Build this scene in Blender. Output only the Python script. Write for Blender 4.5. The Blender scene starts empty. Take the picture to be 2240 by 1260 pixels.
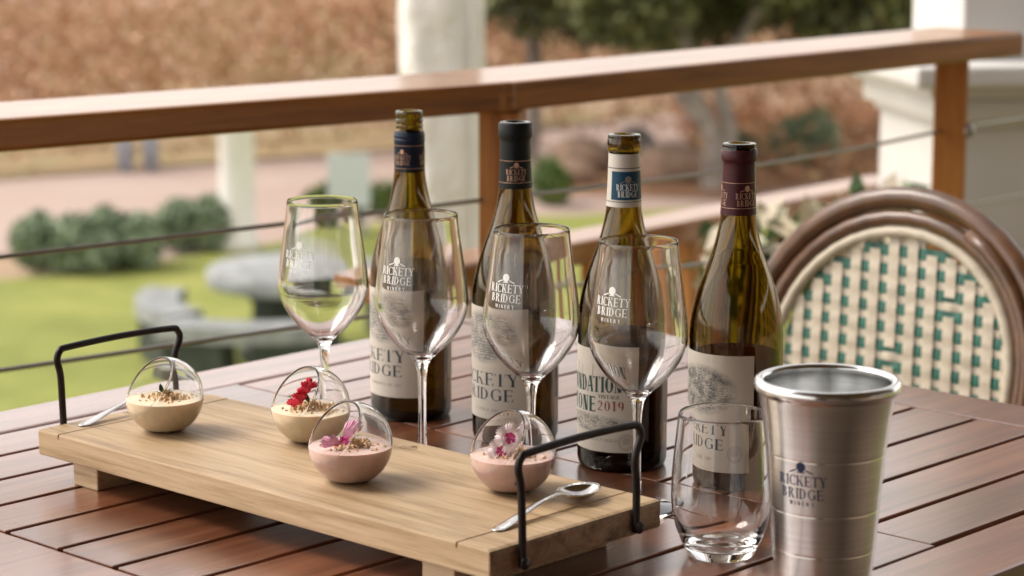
import bpy, bmesh, math, random
from mathutils import Vector, Matrix
R = math.radians
sc = bpy.context.scene
COL = sc.collection
# ------------------------------------------------------------ camera
cd = bpy.data.cameras.new("camera")
cam = bpy.data.objects.new("camera", cd); COL.objects.link(cam)
cam.location = (0, 0, 1.295); cam.rotation_euler = (R(90 - 10.3287), 0, 0)
cd.sensor_width = 36; cd.lens = 85.1; cd.clip_start = .05; cd.clip_end = 2000
cd.dof.use_dof = True; cd.dof.focus_distance = 2.0; cd.dof.aperture_fstop = 7.0
sc.camera = cam
# ------------------------------------------------------------ sky and sun
W = bpy.data.worlds.new("World"); sc.world = W; W.use_nodes = True
nt = W.node_tree; nt.nodes.clear()
SUN_EL, SUN_AZ = 48, -75          # azimuth from +Y, clockwise
sky = nt.nodes.new("ShaderNodeTexSky"); sky.sky_type = 'NISHITA'; sky.sun_disc = False
sky.sun_elevation = R(SUN_EL); sky.sun_rotation = R(SUN_AZ)
sky.air_density = 1.0; sky.dust_density = 1.2
hs = nt.nodes.new("ShaderNodeHueSaturation"); hs.inputs['Saturation'].default_value = .15
tn = nt.nodes.new("ShaderNodeMixRGB"); tn.blend_type = 'MULTIPLY'; tn.inputs[0].default_value = 1; tn.inputs[2].default_value = (1.0, .94, .885, 1)
bg = nt.nodes.new("ShaderNodeBackground"); bg.inputs[1].default_value = .15
wo = nt.nodes.new("ShaderNodeOutputWorld")
nt.links.new(sky.outputs[0], hs.inputs['Color']); nt.links.new(hs.outputs[0], tn.inputs[1])
nt.links.new(tn.outputs[0], bg.inputs[0]); nt.links.new(bg.outputs[0], wo.inputs[0])
sl = bpy.data.lights.new("sun", 'SUN'); sl.energy = 1.0; sl.angle = R(25); sl.color = (1, .93, .84)
sun = bpy.data.objects.new("sun", sl); COL.objects.link(sun)
_d = Vector((math.sin(R(SUN_AZ)) * math.cos(R(SUN_EL)), math.cos(R(SUN_AZ)) * math.cos(R(SUN_EL)), math.sin(R(SUN_EL))))
sun.rotation_euler = _d.to_track_quat('Z', 'Y').to_euler()
sc.view_settings.view_transform = 'Standard'; sc.view_settings.look = 'None'
sc.view_settings.exposure = 1.28; sc.view_settings.gamma = 1
c = sc.cycles
c.max_bounces = 20; c.transmission_bounces = 20; c.glossy_bounces = 8; c.diffuse_bounces = 4
c.transparent_max_bounces = 16; c.use_denoising = True; c.sample_clamp_indirect = 8
c.caustics_reflective = True; c.caustics_refractive = True; c.blur_glossy = .3

# ------------------------------------------------------------ helpers
rnd = random.Random(7)

def mesh(name, V, Fc, mat, parent=None, smooth=False, fm=None, loc=None):
    me = bpy.data.meshes.new(name); me.from_pydata([tuple(v) for v in V], [], Fc)
    for m in (mat if isinstance(mat, (list, tuple)) else [mat]): me.materials.append(m)
    if fm: me.polygons.foreach_set('material_index', fm)
    if smooth: me.polygons.foreach_set('use_smooth', [True] * len(me.polygons))
    me.update()
    o = bpy.data.objects.new(name, me); COL.objects.link(o)
    if parent: o.parent = parent
    if loc is not None: o.location = loc
    return o

def empty(name, loc=(0, 0, 0), rz=0):
    o = bpy.data.objects.new(name, None); COL.objects.link(o); o.empty_display_size = .05
    o.location = loc; o.rotation_euler = (0, 0, rz); return o

def tag(o, label=None, cat=None, group=None, kind=None):
    if label: o['label'] = label
    if cat: o['category'] = cat
    if group: o['group'] = group
    if kind: o['kind'] = kind
    return o

def copy_tree(o, parent=None):
    n = o.copy(); COL.objects.link(n)
    if parent: n.parent = parent
    for ch in list(o.children): copy_tree(ch, n)
    return n

class MB:
    def __init__(s): s.v = []; s.f = []; s.m = []
    def add(s, V, Fc, m=0):
        b = len(s.v); s.v += [tuple(v) for v in V]; s.f += [tuple(i + b for i in f) for f in Fc]; s.m += [m] * len(Fc); return s
    def box(s, lo, hi, m=0, bev=0, mtx=None):
        bm = bmesh.new(); bmesh.ops.create_cube(bm, size=1)
        for v in bm.verts:
            v.co = Vector([(lo[i] + hi[i]) / 2 + v.co[i] * (hi[i] - lo[i]) for i in range(3)])
        if bev: bmesh.ops.bevel(bm, geom=list(bm.edges), offset=bev, segments=2, affect='EDGES', profile=.6)
        bm.verts.index_update()
        V = [(mtx @ v.co if mtx else v.co.copy()) for v in bm.verts]
        s.add(V, [[v.index for v in f.verts] for f in bm.faces], m); bm.free(); return s
    def lathe(s, prof, seg=48, m=0, c=(0, 0), closed=False, jit=None):
        V = []; n = len(prof)
        for r, z in prof:
            for k in range(seg):
                a = 2 * math.pi * k / seg
                rr = r * (jit(a, z) if jit else 1)
                V.append((c[0] + rr * math.cos(a), c[1] + rr * math.sin(a), z))
        Fc = []
        for i in range(n if closed else n - 1):
            j = (i + 1) % n
            for k in range(seg):
                l = (k + 1) % seg
                Fc.append((i * seg + k, i * seg + l, j * seg + l, j * seg + k))
        if not closed:
            if prof[0][0] > 1e-5: Fc.append(tuple(range(seg))[::-1])
            if prof[-1][0] > 1e-5: Fc.append(tuple((n - 1) * seg + k for k in range(seg)))
        return s.add(V, Fc, m)
    def tube(s, P, r, seg=12, m=0, caps=True, closed=False):
        P = [Vector(p) for p in P]; n = len(P); rs = r if isinstance(r, (list, tuple)) else [r] * n
        V = []; up = None
        for i, p in enumerate(P):
            if closed: t = P[(i + 1) % n] - P[i - 1]
            else: t = P[min(i + 1, n - 1)] - P[max(i - 1, 0)]
            t.normalize()
            if up is None: up = Vector((0, 0, 1)) if abs(t.z) < .9 else Vector((1, 0, 0))
            a = t.cross(up); a.normalize(); b = a.cross(t); b.normalize(); up = b
            for k in range(seg):
                w = 2 * math.pi * k / seg
                V.append(p + a * math.cos(w) * rs[i] + b * math.sin(w) * rs[i])
        Fc = []
        for i in range(n if closed else n - 1):
            j = (i + 1) % n
            for k in range(seg):
                l = (k + 1) % seg; Fc.append((i * seg + k, j * seg + k, j * seg + l, i * seg + l))
        if caps and not closed:
            Fc.append(tuple(range(seg))); Fc.append(tuple((n - 1) * seg + k for k in range(seg))[::-1])
        return s.add(V, Fc, m)
    def build(s, name, mat, parent=None, smooth=False, loc=None):
        o = mesh(name, s.v, s.f, mat, parent, smooth, s.m if isinstance(mat, (list, tuple)) else None, loc)
        return o

def fix(o, ang=None):
    """consistent outward normals; optional sharp edges by angle"""
    bm = bmesh.new(); bm.from_mesh(o.data); bmesh.ops.recalc_face_normals(bm, faces=bm.faces)
    if ang:
        for e in bm.edges:
            if len(e.link_faces) == 2: e.smooth = e.calc_face_angle(0) < R(ang)
    bm.to_mesh(o.data); bm.free(); return o

def smoothpts(P, n=8, closed=False):
    """Catmull-Rom through P"""
    P = [Vector(p) for p in P]; out = []; N = len(P)
    rng = range(N if closed else N - 1)
    for i in rng:
        p1, p2 = P[i], P[(i + 1) % N]
        p0 = P[i - 1] if (i > 0 or closed) else p1 * 2 - p2
        p3 = P[(i + 2) % N] if (i + 2 < N or closed) else p2 * 2 - p1
        for k in range(n):
            t = k / n
            out.append(.5 * ((2 * p1) + (p2 - p0) * t + (2 * p0 - 5 * p1 + 4 * p2 - p3) * t * t + (3 * p1 - p0 - 3 * p2 + p3) * t ** 3))
    if not closed: out.append(P[-1])
    return out

# ------------------------------------------------------------ materials
def nodes(name):
    m = bpy.data.materials.new(name); m.use_nodes = True
    n = m.node_tree; p = n.nodes['Principled BSDF']; return m, n, p

def L(n, a, b): n.links.new(a, b)

def ramp(n, fac, stops):
    r = n.nodes.new('ShaderNodeValToRGB'); e = r.color_ramp.elements
    while len(e) < len(stops): e.new(.5)
    for k, (p, col) in enumerate(stops): e[k].position = p; e[k].color = (*col, 1)
    L(n, fac, r.inputs[0]); return r.outputs[0]

def coords(n, scale=(1, 1, 1), rot=(0, 0, 0), kind='Object', rand=0):
    t = n.nodes.new('ShaderNodeTexCoord'); mp = n.nodes.new('ShaderNodeMapping')
    mp.inputs['Scale'].default_value = scale; mp.inputs['Rotation'].default_value = rot
    L(n, t.outputs[kind], mp.inputs[0])
    if rand:
        oi = n.nodes.new('ShaderNodeObjectInfo'); mu = n.nodes.new('ShaderNodeMath'); mu.operation = 'MULTIPLY'; mu.inputs[1].default_value = rand
        L(n, oi.outputs['Random'], mu.inputs[0])
        cx = n.nodes.new('ShaderNodeCombineXYZ'); 
        for k in range(3): L(n, mu.outputs[0], cx.inputs[k])
        L(n, cx.outputs[0], mp.inputs['Location'])
    return mp.outputs[0]

def noise(n, vec, scale=5, detail=4, rough=.55, dist=0):
    t = n.nodes.new('ShaderNodeTexNoise'); t.inputs['Scale'].default_value = scale; t.inputs['Detail'].default_value = detail
    t.inputs['Roughness'].default_value = rough; t.inputs['Distortion'].default_value = dist; L(n, vec, t.inputs['Vector']); return t.outputs['Fac']

def bump(n, p, h, strength=.3, dist=.001):
    b = n.nodes.new('ShaderNodeBump'); b.inputs['Strength'].default_value = strength; b.inputs['Distance'].default_value = dist
    L(n, h, b.inputs['Height']); L(n, b.outputs[0], p.inputs['Normal'])

def plain(name, col, rough=.5, metal=0, var=0, vs=8, bmp=0, bd=.001, kind='Object', **kw):
    m, n, p = nodes(name)
    p.inputs['Base Color'].default_value = (*col, 1); p.inputs['Roughness'].default_value = rough; p.inputs['Metallic'].default_value = metal
    for k, v in kw.items(): p.inputs[k.replace('_', ' ')].default_value = v
    if var or bmp:
        f = noise(n, coords(n, kind=kind), vs, 5)
        if var:
            lo = tuple(x * (1 - var) for x in col); hi = tuple(min(1, x * (1 + var)) for x in col)
            L(n, ramp(n, f, [(.3, lo), (.7, hi)]), p.inputs['Base Color'])
        if bmp: bump(n, p, f, bmp, bd)
    return m

def wood(name, dark, mid, light, rough=.4, grain=(3, 60, 60), tone=.25, rand=9, bmp=.15, spec=.5, fine=1.0, rr=.12, ringscale=1.0, coat=0, crough=.2):
    m, n, p = nodes(name)
    v = coords(n, grain, rand=rand)
    a = noise(n, v, 1.2 * ringscale, 6, .6, .6)
    b = noise(n, coords(n, tuple(g * 4 for g in grain), rand=rand), 1.6, 4, .7)
    mx = n.nodes.new('ShaderNodeMath'); mx.operation = 'MULTIPLY_ADD'; mx.inputs[1].default_value = .35 * fine; L(n, b, mx.inputs[0])
    sb = n.nodes.new('ShaderNodeMath'); sb.operation = 'SUBTRACT'; L(n, a, sb.inputs[0]); sb.inputs[1].default_value = .17 * fine
    L(n, sb.outputs[0], mx.inputs[2])
    col = ramp(n, mx.outputs[0], [(.3, dark), (.5, mid), (.72, light)])
    oi = n.nodes.new('ShaderNodeObjectInfo'); mr = n.nodes.new('ShaderNodeMapRange')
    mr.inputs['To Min'].default_value = 1 - tone; mr.inputs['To Max'].default_value = 1 + tone; L(n, oi.outputs['Random'], mr.inputs[0])
    h = n.nodes.new('ShaderNodeHueSaturation'); L(n, mr.outputs[0], h.inputs['Value']); L(n, col, h.inputs['Color'])
    L(n, h.outputs[0], p.inputs['Base Color'])
    r2 = n.nodes.new('ShaderNodeMapRange'); r2.inputs['To Min'].default_value = rough - rr; r2.inputs['To Max'].default_value = rough + rr
    L(n, noise(n, coords(n, (4, 14, 14), rand=rand), 2.5, 4), r2.inputs[0]); L(n, r2.outputs[0], p.inputs['Roughness'])
    p.inputs['Specular IOR Level'].default_value = spec
    p.inputs['Coat Weight'].default_value = coat; p.inputs['Coat Roughness'].default_value = crough; p.inputs['Coat IOR'].default_value = 1.6
    bump(n, p, mx.outputs[0], bmp, .0012)
    return m

def glass(name, col=(1, 1, 1), ior=1.5, rough=0):
    m, n, p = nodes(name); n.nodes.remove(p)
    g = n.nodes.new('ShaderNodeBsdfGlass'); g.inputs['Color'].default_value = (*col, 1); g.inputs['IOR'].default_value = ior; g.inputs['Roughness'].default_value = rough
    L(n, g.outputs[0], n.nodes['Material Output'].inputs[0]); return m

M = {}
M['table'] = wood('table_hardwood', (.095, .030, .013), (.180, .062, .027), (.26, .100, .048), rough=.30, grain=(2.5, 45, 45), tone=.24, bmp=.2, spec=.6, rr=.07, coat=.9, crough=.21)
M['oak'] = wood('board_oak', (.30, .195, .10), (.46, .32, .185), (.56, .41, .255), rough=.5, grain=(3.0, 44, 60), tone=.03, bmp=.3, spec=.35, ringscale=1.1, fine=1.6)
M['oak_end'] = wood('board_end_oak', (.05, .030, .018), (.22, .14, .08), (.36, .25, .15), rough=.5, grain=(12, 14, 22), tone=.03, bmp=.3, spec=.35, fine=1.8)
M['rail'] = wood('railing_pine', (.15, .050, .006), (.27, .096, .012), (.38, .155, .028), rough=.45, grain=(2, 30, 30), tone=.05, bmp=.05, spec=.2, coat=.55, crough=.08)
M['pine'] = wood('post_pine', (.26, .095, .020), (.44, .185, .045), (.54, .26, .08), rough=.45, grain=(30, 30, 2), tone=.05, bmp=.05, spec=.3)
M['iron'] = plain('black_iron', (.022, .017, .016), .42, .6, var=.3, vs=60, bmp=.2, bd=.0004)
M['steel'] = plain('polished_steel', (.62, .60, .58), .13, 1)
M['cable'] = plain('steel_cable', (.36, .34, .32), .4, .9)
M['clear'] = glass('clear_glass')
M['white'] = plain('white_plaster', (.60, .585, .56), .8, var=.07, vs=3, bmp=.15, bd=.01)
M['bright'] = plain('fresh_whitewash', (.76, .73, .69), .8, var=.05, vs=3)
M['paper'] = plain('label_paper', (.56, .51, .44), .75, var=.04, vs=40)
M['ink'] = plain('label_ink', (.035, .05, .065), .7)
M['greenink'] = plain('green_ink', (.02, .06, .05), .7)
M['redink'] = plain('red_ink', (.25, .06, .045), .7)
M['greyink'] = plain('grey_ink', (.22, .21, .19), .8)
M['frost'] = plain('white_print', (.86, .86, .84), .5)
M['navy'] = plain('navy_print', (.006, .014, .06), .55)
M['gold'] = plain('copper_foil', (.58, .36, .26), .35, .5)
M['custard'] = plain('custard', (.80, .67, .47), .32, var=.06, vs=160, bmp=.25, bd=.0006, Subsurface_Weight=.25, Subsurface_Scale=.004)
M['berry'] = plain('berry_custard', (.72, .51, .44), .32, var=.09, vs=140, bmp=.25, bd=.0006, Subsurface_Weight=.25, Subsurface_Scale=.004)
M['crumb'] = plain('crumble', (.68, .47, .27), .8, var=.3, vs=260)
M['leaf'] = plain('mint_leaf', (.035, .075, .025), .45, var=.3, vs=80)
M['redpetal'] = plain('red_petal', (.62, .012, .045), .5, var=.2, vs=200, Subsurface_Weight=.1, Subsurface_Scale=.003)
M['pinkpetal'] = plain('pink_petal', (.74, .36, .50), .5, var=.15, vs=200)
M['magenta'] = plain('magenta_petal', (.52, .03, .20), .5, var=.2, vs=300)
M['whitepetal'] = plain('pale_petal', (.82, .70, .72), .5, var=.08, vs=200)

# ------------------------------------------------------------ serif lettering (own stroke glyphs)
def arcpts(cx, cy, rx, ry, a0, a1, n=10):
    return [(cx + rx * math.cos(R(a0 + (a1 - a0) * k / n)), cy + ry * math.sin(R(a0 + (a1 - a0) * k / n))) for k in range(n + 1)]

def glyph(ch, b=1.0):
    """quads of a serif capital, cap height 1; returns (polys, advance)"""
    T, t, S, sh = .15 * b, .055 * (1 + (b - 1) * .6), .07, .05
    P = []
    def rect(x0, y0, x1, y1): P.append([(x0, y0), (x1, y0), (x1, y1), (x0, y1)])
    def stem(x, y0=0, y1=1, w=T, s0=True, s1=True):
        rect(x, y0 + (sh if s0 else 0), x + w, y1 - (sh if s1 else 0))
        if s0: rect(x - S, y0, x + w + S, y0 + sh)
        if s1: rect(x - S, y1 - sh, x + w + S, y1)
    def diag(x0, y0, x1, y1, w):   # horizontal width w
        P.append([(x0, y0), (x0 + w, y0), (x1 + w, y1), (x1, y1)])
    def arc(cx, cy, rx, ry, a0, a1, n=12, th=T, tn=t):
        o = arcpts(cx, cy, rx, ry, a0, a1, n)
        for k in range(n):
            def inner(i):
                a = R(a0 + (a1 - a0) * i / n); w = tn + (th - tn) * abs(math.cos(a)) ** 1.3
                return (cx + (rx - w) * math.cos(a), cy + (ry - tn) * math.sin(a))
            P.append([inner(k), o[k], o[k + 1], inner(k + 1)])
    x = S
    if ch == 'I': stem(x); return P, T + 2 * S
    if ch == 'R':
        stem(x); arc(x + T, .745, .34, .255, -90, 90); diag(x + T + .28, 0, x + T + .08, .5, T); rect(x + T + .26, 0, x + T + .28 + T + .1, sh); return P, .80 + T * .3
    if ch == 'P': stem(x); arc(x + T, .73, .34, .27, -90, 90); return P, .68
    if ch == 'B': stem(x); arc(x + T, .76, .29, .24, -90, 90); arc(x + T, .27, .34, .27, -90, 90); return P, .68 + T * .3
    if ch == 'D': stem(x); arc(x + T, .5, .48, .5, -90, 90); return P, .84
    if ch == 'K': stem(x); diag(x + T, .40, x + T + .36, 1, t); diag(x + T + .34, 0, x + T + .08, .56, T); rect(x + T + .26, 1 - sh, x + T + .5, 1); rect(x + T + .28, 0, x + T + .6, sh); return P, .84
    if ch == 'E':
        stem(x)
        for y0, l in ((0, .40), (.47, .30), (1 - t, .36)): rect(x + T, y0, x + T + l, y0 + t)
        rect(x + T + .36, 0, x + T + .41, .2); rect(x + T + .32, .8, x + T + .37, 1); rect(x + T + .27, .40, x + T + .31, .60); return P, .68
    if ch == 'F':
        stem(x)
        for y0, l in ((.47, .28), (1 - t, .36)): rect(x + T, y0, x + T + l, y0 + t)
        rect(x + T + .32, .8, x + T + .37, 1); return P, .62
    if ch == 'T':
        stem(.30, s1=False); rect(.02, 1 - t, .30 + T + .28, 1); rect(.02, .80, .07, 1); rect(.25 + T + .28, .80, .30 + T + .28, 1); return P, .60 + T
    if ch == 'Y': rect(.28, sh, .28 + T, .45); rect(.20, 0, .36 + T, sh); diag(.28, .45, .0, 1, T); diag(.28 + T * .55, .45, .56, 1, t); rect(-.05, 1 - sh, .28, 1); rect(.48, 1 - sh, .72, 1); return P, .70
    if ch == 'C': arc(.46, .5, .42, .5, 48, 312, 18); rect(.70, .70, .75, .95); rect(.70, .05, .75, .22); return P, .80
    if ch == 'G': arc(.46, .5, .42, .5, 48, 318, 18); rect(.70, .70, .75, .95); rect(.64, .06, .64 + T, .42); rect(.56, .42, .84, .42 + sh); return P, .88
    if ch == 'O': arc(.46, .5, .44, .5, 0, 360, 24); return P, .92
    if ch == '0': arc(.30, .5, .28, .5, 0, 360, 20); return P, .62
    if ch == 'U': rect(.10, .30, .10 + T, 1); rect(.62, .30, .62 + t, 1); arc(.10 + (.52 + t) / 2, .30, (.52 + t) / 2, .30, 180, 360); rect(.03, 1 - sh, .17 + T, 1); rect(.54, 1 - sh, .76, 1); return P, .80
    if ch == 'N': rect(.10, 0, .10 + t, 1); rect(.66, 0, .66 + t, 1); diag(.66 + t - T * 1.2, 0, .08, 1, T * 1.2); rect(.02, 0, .24, sh); rect(.0, 1 - sh, .16, 1); rect(.56, 1 - sh, .80, 1); return P, .84
    if ch == 'A': diag(.06, 0, .34, 1, t); diag(.60, 0, .34, 1, T); rect(.18, .32, .58, .32 + t); rect(-.01, 0, .18, sh); rect(.52, 0, .62 + T, sh); return P, .80
    if ch == 'W': diag(.24, 0, .02, 1, T); diag(.24, 0, .44, 1, t); diag(.62, 0, .42, 1, T); diag(.64, 0, .88, 1, t); rect(-.04, 1 - sh, .2, 1); rect(.80, 1 - sh, .98, 1); return P, .98
    if ch == 'V': diag(.30, 0, .02, 1, T); diag(.32, 0, .60, 1, t); rect(-.04, 1 - sh, .26, 1); rect(.52, 1 - sh, .70, 1); return P, .72
    if ch == 'S': arc(.30, .735, .25, .265, 50, 262, 12); arc(.30, .265, .27, .265, 82, -130, 12); return P, .64
    if ch == '2': arc(.28, .70, .25, .30, 165, -30, 12); diag(.03, t, .42, .56, t * 1.6); rect(.03, 0, .54, t * 1.5); return P, .60
    if ch == '1': stem(.16); diag(.04, .80, .16, .98, .06); return P, .46
    if ch == '9': arc(.30, .68, .27, .32, 0, 360, 18); arc(.22, .55, .35, .55, 0, -70, 8); return P, .64
    return P, .40

def layout(text, h, width=None, bold=1.0, track=.06):
    polys = []; x = 0
    for ch in text:
        g, adv = glyph(ch, bold)
        polys += [[(x + px, py) for px, py in q] for q in g]; x += adv + track
    x -= track
    sx = (width / x) if width else h
    return [[(px * sx, py * h) for px, py in q] for q in polys], (width or x * h)

def emblem(w):
    """round tree over two hill shoulders, about w wide; origin bottom centre"""
    out = []; r = w * .19; cy = w * .24
    n = 20; ring = [(r * math.cos(2 * math.pi * k / n), cy + r * 1.05 * math.sin(2 * math.pi * k / n)) for k in range(n)]
    for k in range(n): out.append([(0, cy), ring[k], ring[(k + 1) % n]])
    def band(x0, x1, f, g, n=10):
        for k in range(n):
            a = x0 + (x1 - x0) * k / n; b = x0 + (x1 - x0) * (k + 1) / n
            out.append([(a, g(a)), (b, g(b)), (b, f(b)), (a, f(a))])
    hill = lambda x: w * (.03 + .15 * max(0, math.cos(x / w * math.pi)) ** 1.3)
    band(-w * .5, -w * .20, hill, lambda x: hill(x) - w * .055)
    band(w * .20, w * .5, hill, lambda x: hill(x) - w * .055)
    band(-w * .16, w * .16, lambda x: w * .045, lambda x: w * .0)
    return out

def onsurf(name, polys, rad, phi0, z0, mat, parent, off=.00025, x0=0, zslope=0):
    """wrap 2D polys on a body of revolution; rad is a number or a function of z; phi0 (deg, local) is where x=x0"""
    V = []; Fc = []
    for k, q in enumerate(polys):
        b = len(V); o2 = off + (k % 7) * .00001
        for (x, y) in q:
            z = z0 + y + zslope * x; r0 = rad(z) if callable(rad) else rad
            a = R(phi0) + (x - x0) / r0; r = r0 + o2
            V.append((r * math.cos(a), r * math.sin(a), z))
        Fc.append(tuple(range(b, b + len(q))))
    return mesh(name, V, Fc, mat, parent)

def sheet(name, rad, a0, a1, z0, z1, mat, parent, off=.00012, n=40, ztop=None, th=.00012):
    """curved paper on a body of revolution, with thickness and uv"""
    V = []; Fc = []; nz = 10
    for o2 in (off, off + th):
        for i in range(n + 1):
            a = R(a0 + (a1 - a0) * i / n)
            for j in range(nz + 1):
                zt = ztop(i / n) if ztop else z1
                z = z0 + (zt - z0) * j / nz; r = (rad(z) if callable(rad) else rad) + o2
                V.append((r * math.cos(a), r * math.sin(a), z))
    st = nz + 1; h = (n + 1) * st
    for i in range(n):
        for j in range(nz):
            a = i * st + j; Fc.append((a + h, a + st + h, a + st + 1 + h, a + 1 + h)); Fc.append((a, a + 1, a + st + 1, a + st))
    for i in range(n):
        a = i * st; Fc.append((a, a + st, a + st + h, a + h)); a += nz; Fc.append((a, a + h, a + st + h, a + st))
    for j in range(nz):
        Fc.append((j, j + h, j + 1 + h, j + 1)); a = n * st + j; Fc.append((a, a + 1, a + 1 + h, a + h))
    o = mesh(name, V, Fc, mat, parent, True)
    uv = o.data.uv_layers.new(name='UVMap'); loops = o.data.loops
    for l in loops:
        k = l.vertex_index % h; uv.data[l.index].uv = ((k // st) / n, (k % st) / nz)
    fix(o, 40)
    return o

def interp(prof):
    pr = sorted([(z, r) for r, z in prof])
    def f(z):
        if z <= pr[0][0]: return pr[0][1]
        for (z0, r0), (z1, r1) in zip(pr, pr[1:]):
            if z <= z1: return r0 + (r1 - r0) * (z - z0) / max(z1 - z0, 1e-9)
        return pr[-1][1]
    return f

def dense(prof, n=5):
    """smooth a (r,z) polyline"""
    return [(p.x, p.y) for p in smoothpts([(r, z, 0) for r, z in prof], n)]

# ============================================================ TABLE (slatted hardwood table on the deck)
TT = .75                                     # table top height
tbl = empty('table', (0, 0, 0), R(46.6))
tag(tbl, 'square slatted reddish brown hardwood table carrying the wine bottles, glasses and serving board', 'table')
# local x runs along the slats, local y to the back left
def tb(name, x0, x1, y0, y1, z0=TT - .024, z1=TT, bev=.0012):
    return MB().box((x0, y0, z0), (x1, y1, z1), bev=bev).build(name, M['table'], tbl)
PIT = (1.879 - 1.031) / 12; G = .0062
U0, U1, UM0, UM1, U2, U3 = 1.012, 1.0925, 1.4945, 1.576, 1.970, 2.050
for k in range(12):
    y0 = 1.031 + PIT * k + G / 2; y1 = y0 + PIT - G
    tb('slat', U1 + .0015, UM0 - .0015, y0, y1)
    tb('slat', UM1 + .0015, U2 - .0015, y0, y1)
ya, yb = 1.031 - G / 2, 1.031 + PIT * 12 + G / 2
tb('center_rail', UM0, UM1, ya + .001, yb - .001)
tb('side_rail', U1, U2, .952, ya, bev=.004); tb('side_rail', U1, U2, yb, 1.958, bev=.004)
tb('end_rail', U0, U1 - .001, .952, 1.958, bev=.004); tb('end_rail', U2 + .001, U3, .952, 1.958, bev=.004)
for y in (1.0, 1.90): MB().box((U0 + .03, y - .012, TT - .095), (U3 - .03, y + .012, TT - .026), bev=.003).build('apron', M['table'], tbl)
for x in (U0 + .04, 1.535, U3 - .04): MB().box((x - .012, 1.013, TT - .090), (x + .012, 1.887, TT - .0262), bev=.003).build('apron', M['table'], tbl)
for x in (U0 + .045, U3 - .085):
    for y in (.985, 1.885):
        MB().box((x, y - .02, .004), (x + .05, y + .045, TT - .0965), bev=.004).build('leg', M['table'], tbl)

# ============================================================ SERVING BOARD
BX = Vector((.7308, -.6826, 0)); BY = Vector((.6826, .7308, 0)); BA = Vector((-.4141, 2.056, 0))
BL, BW = .545, .1935; BT = TT + .045
brd = empty('serving_board', BA + Vector((0, 0, TT)), math.atan2(BX.y, BX.x))
tag(brd, 'raised pale oak serving board with two black wire handles holding four desserts', 'serving board')
bt, bb = .045, .0225
def bp(name, lo, hi, bev, mat='oak'): return MB().box(lo, hi, bev=bev).build(name, M[mat], brd)
def board_mesh():
    ch_, gd, gw = .0016, .0045, .0010
    top = [(ch_, bt)]
    for gx in (.0296, BL - .0340): top += [(gx - gw, bt), (gx - gw * .6, bt - gd), (gx + gw * .6, bt - gd), (gx + gw, bt)]
    top += [(BL - ch_ * 2.2, bt), (BL - ch_ * .6, bt - ch_ * .7), (BL, bt - ch_ * 2.2)]
    sec = top + [(BL, bb + ch_), (BL - ch_, bb), (ch_, bb), (0, bb + ch_), (0, bt - ch_)]
    V = []; n = len(sec); Y = [(0, ch_), (ch_ * .3, ch_ * .3), (ch_, 0), (BW - ch_, 0), (BW - ch_ * .3, ch_ * .3), (BW, ch_)]
    for y, ins in Y:
        for x, z in sec:
            V.append((min(max(x, ins), BL - ins), y, max(min(z, bt - ins), bb + ins)))
    Fc = [(k * n + a, k * n + (a + 1) % n, (k + 1) * n + (a + 1) % n, (k + 1) * n + a) for k in range(len(Y) - 1) for a in range(n)]
    Fc += [tuple(range(n))[::-1], tuple((len(Y) - 1) * n + a for a in range(n))]
    o = mesh('board_panel', V, Fc, [M['oak'], M['oak_end']], brd); fix(o)
    for p_ in o.data.polygons:
        if abs(p_.normal.x) > .75 and (p_.center.x < .003 or p_.center.x > BL - .003): p_.material_index = 1
board_mesh()
for x0 in (.036, BL - .080): bp('foot', (x0, .010, 0), (x0 + .034, BW - .010, bb - .0002), .0015)
# burnt-in mark on the board
pl = [[(x, y) for x, y in q] for q in emblem(.014)]
t1, w1 = layout('RICKETY', .0032, .016); t2, w2 = layout('BRIDGE', .0032, .014)
allp = [[(x, y + .009) for x, y in q] for q in pl] + [[(x - w1 / 2, y + .0045) for x, y in q] for q in t1] + [[(x - w2 / 2, y) for x, y in q] for q in t2]
V = []; Fc = []
for k, q in enumerate(allp):
    b = len(V); V += [(x + .285, y + .168, bt + .0003 + (k % 5) * .00001) for x, y in q]; Fc.append(tuple(range(b, b + len(q))))
mesh('burnt_mark', V, Fc, plain('burnt_wood', (.22, .12, .05), .8), brd)
def handle(x, s):
    """omega-shaped bent wire on the end face; s=-1 left end, +1 right end"""
    y0, y1, h = .030, .160, .067
    P = [(x, y0 + .001, bb + .004), (x, y0, bt + .018), (x, y0 - .001, bt + .043), (x, y0 - .004, bt + h - .010), (x, y0 - .0005, bt + h - .002), (x, y0 + .008, bt + h),
         (x, (y0 + y1) / 2, bt + h + .0015), (x, y1 - .008, bt + h), (x, y1 + .001, bt + h - .003), (x, y1 + .0035, bt + h - .011), (x, y1 - .003, bt + .040), (x, y1 - .001, bt + .018), (x, y1 - .001, bb + .004)]
    P = [Vector(p) for p in P]
    Q = smoothpts(P, 5)
    h_ = MB().tube(Q, .0031, 12).build('handle', M['iron'], brd, True); fix(h_)
    for yy in (y0, y1):
        Vb = MB(); Vb.lathe([(0, -.0012), (.0042, -.0012), (.0049, .0004), (.0042, .0016), (.0, .0022)], 16)
        o = Vb.build('bolt', M['iron'], h_, True); o.location = (x + s * .0030, yy, bb + .008); o.rotation_euler = (0, R(90 * s), 0)
handle(-.0036, -1); handle(BL + .0036, 1)

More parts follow.
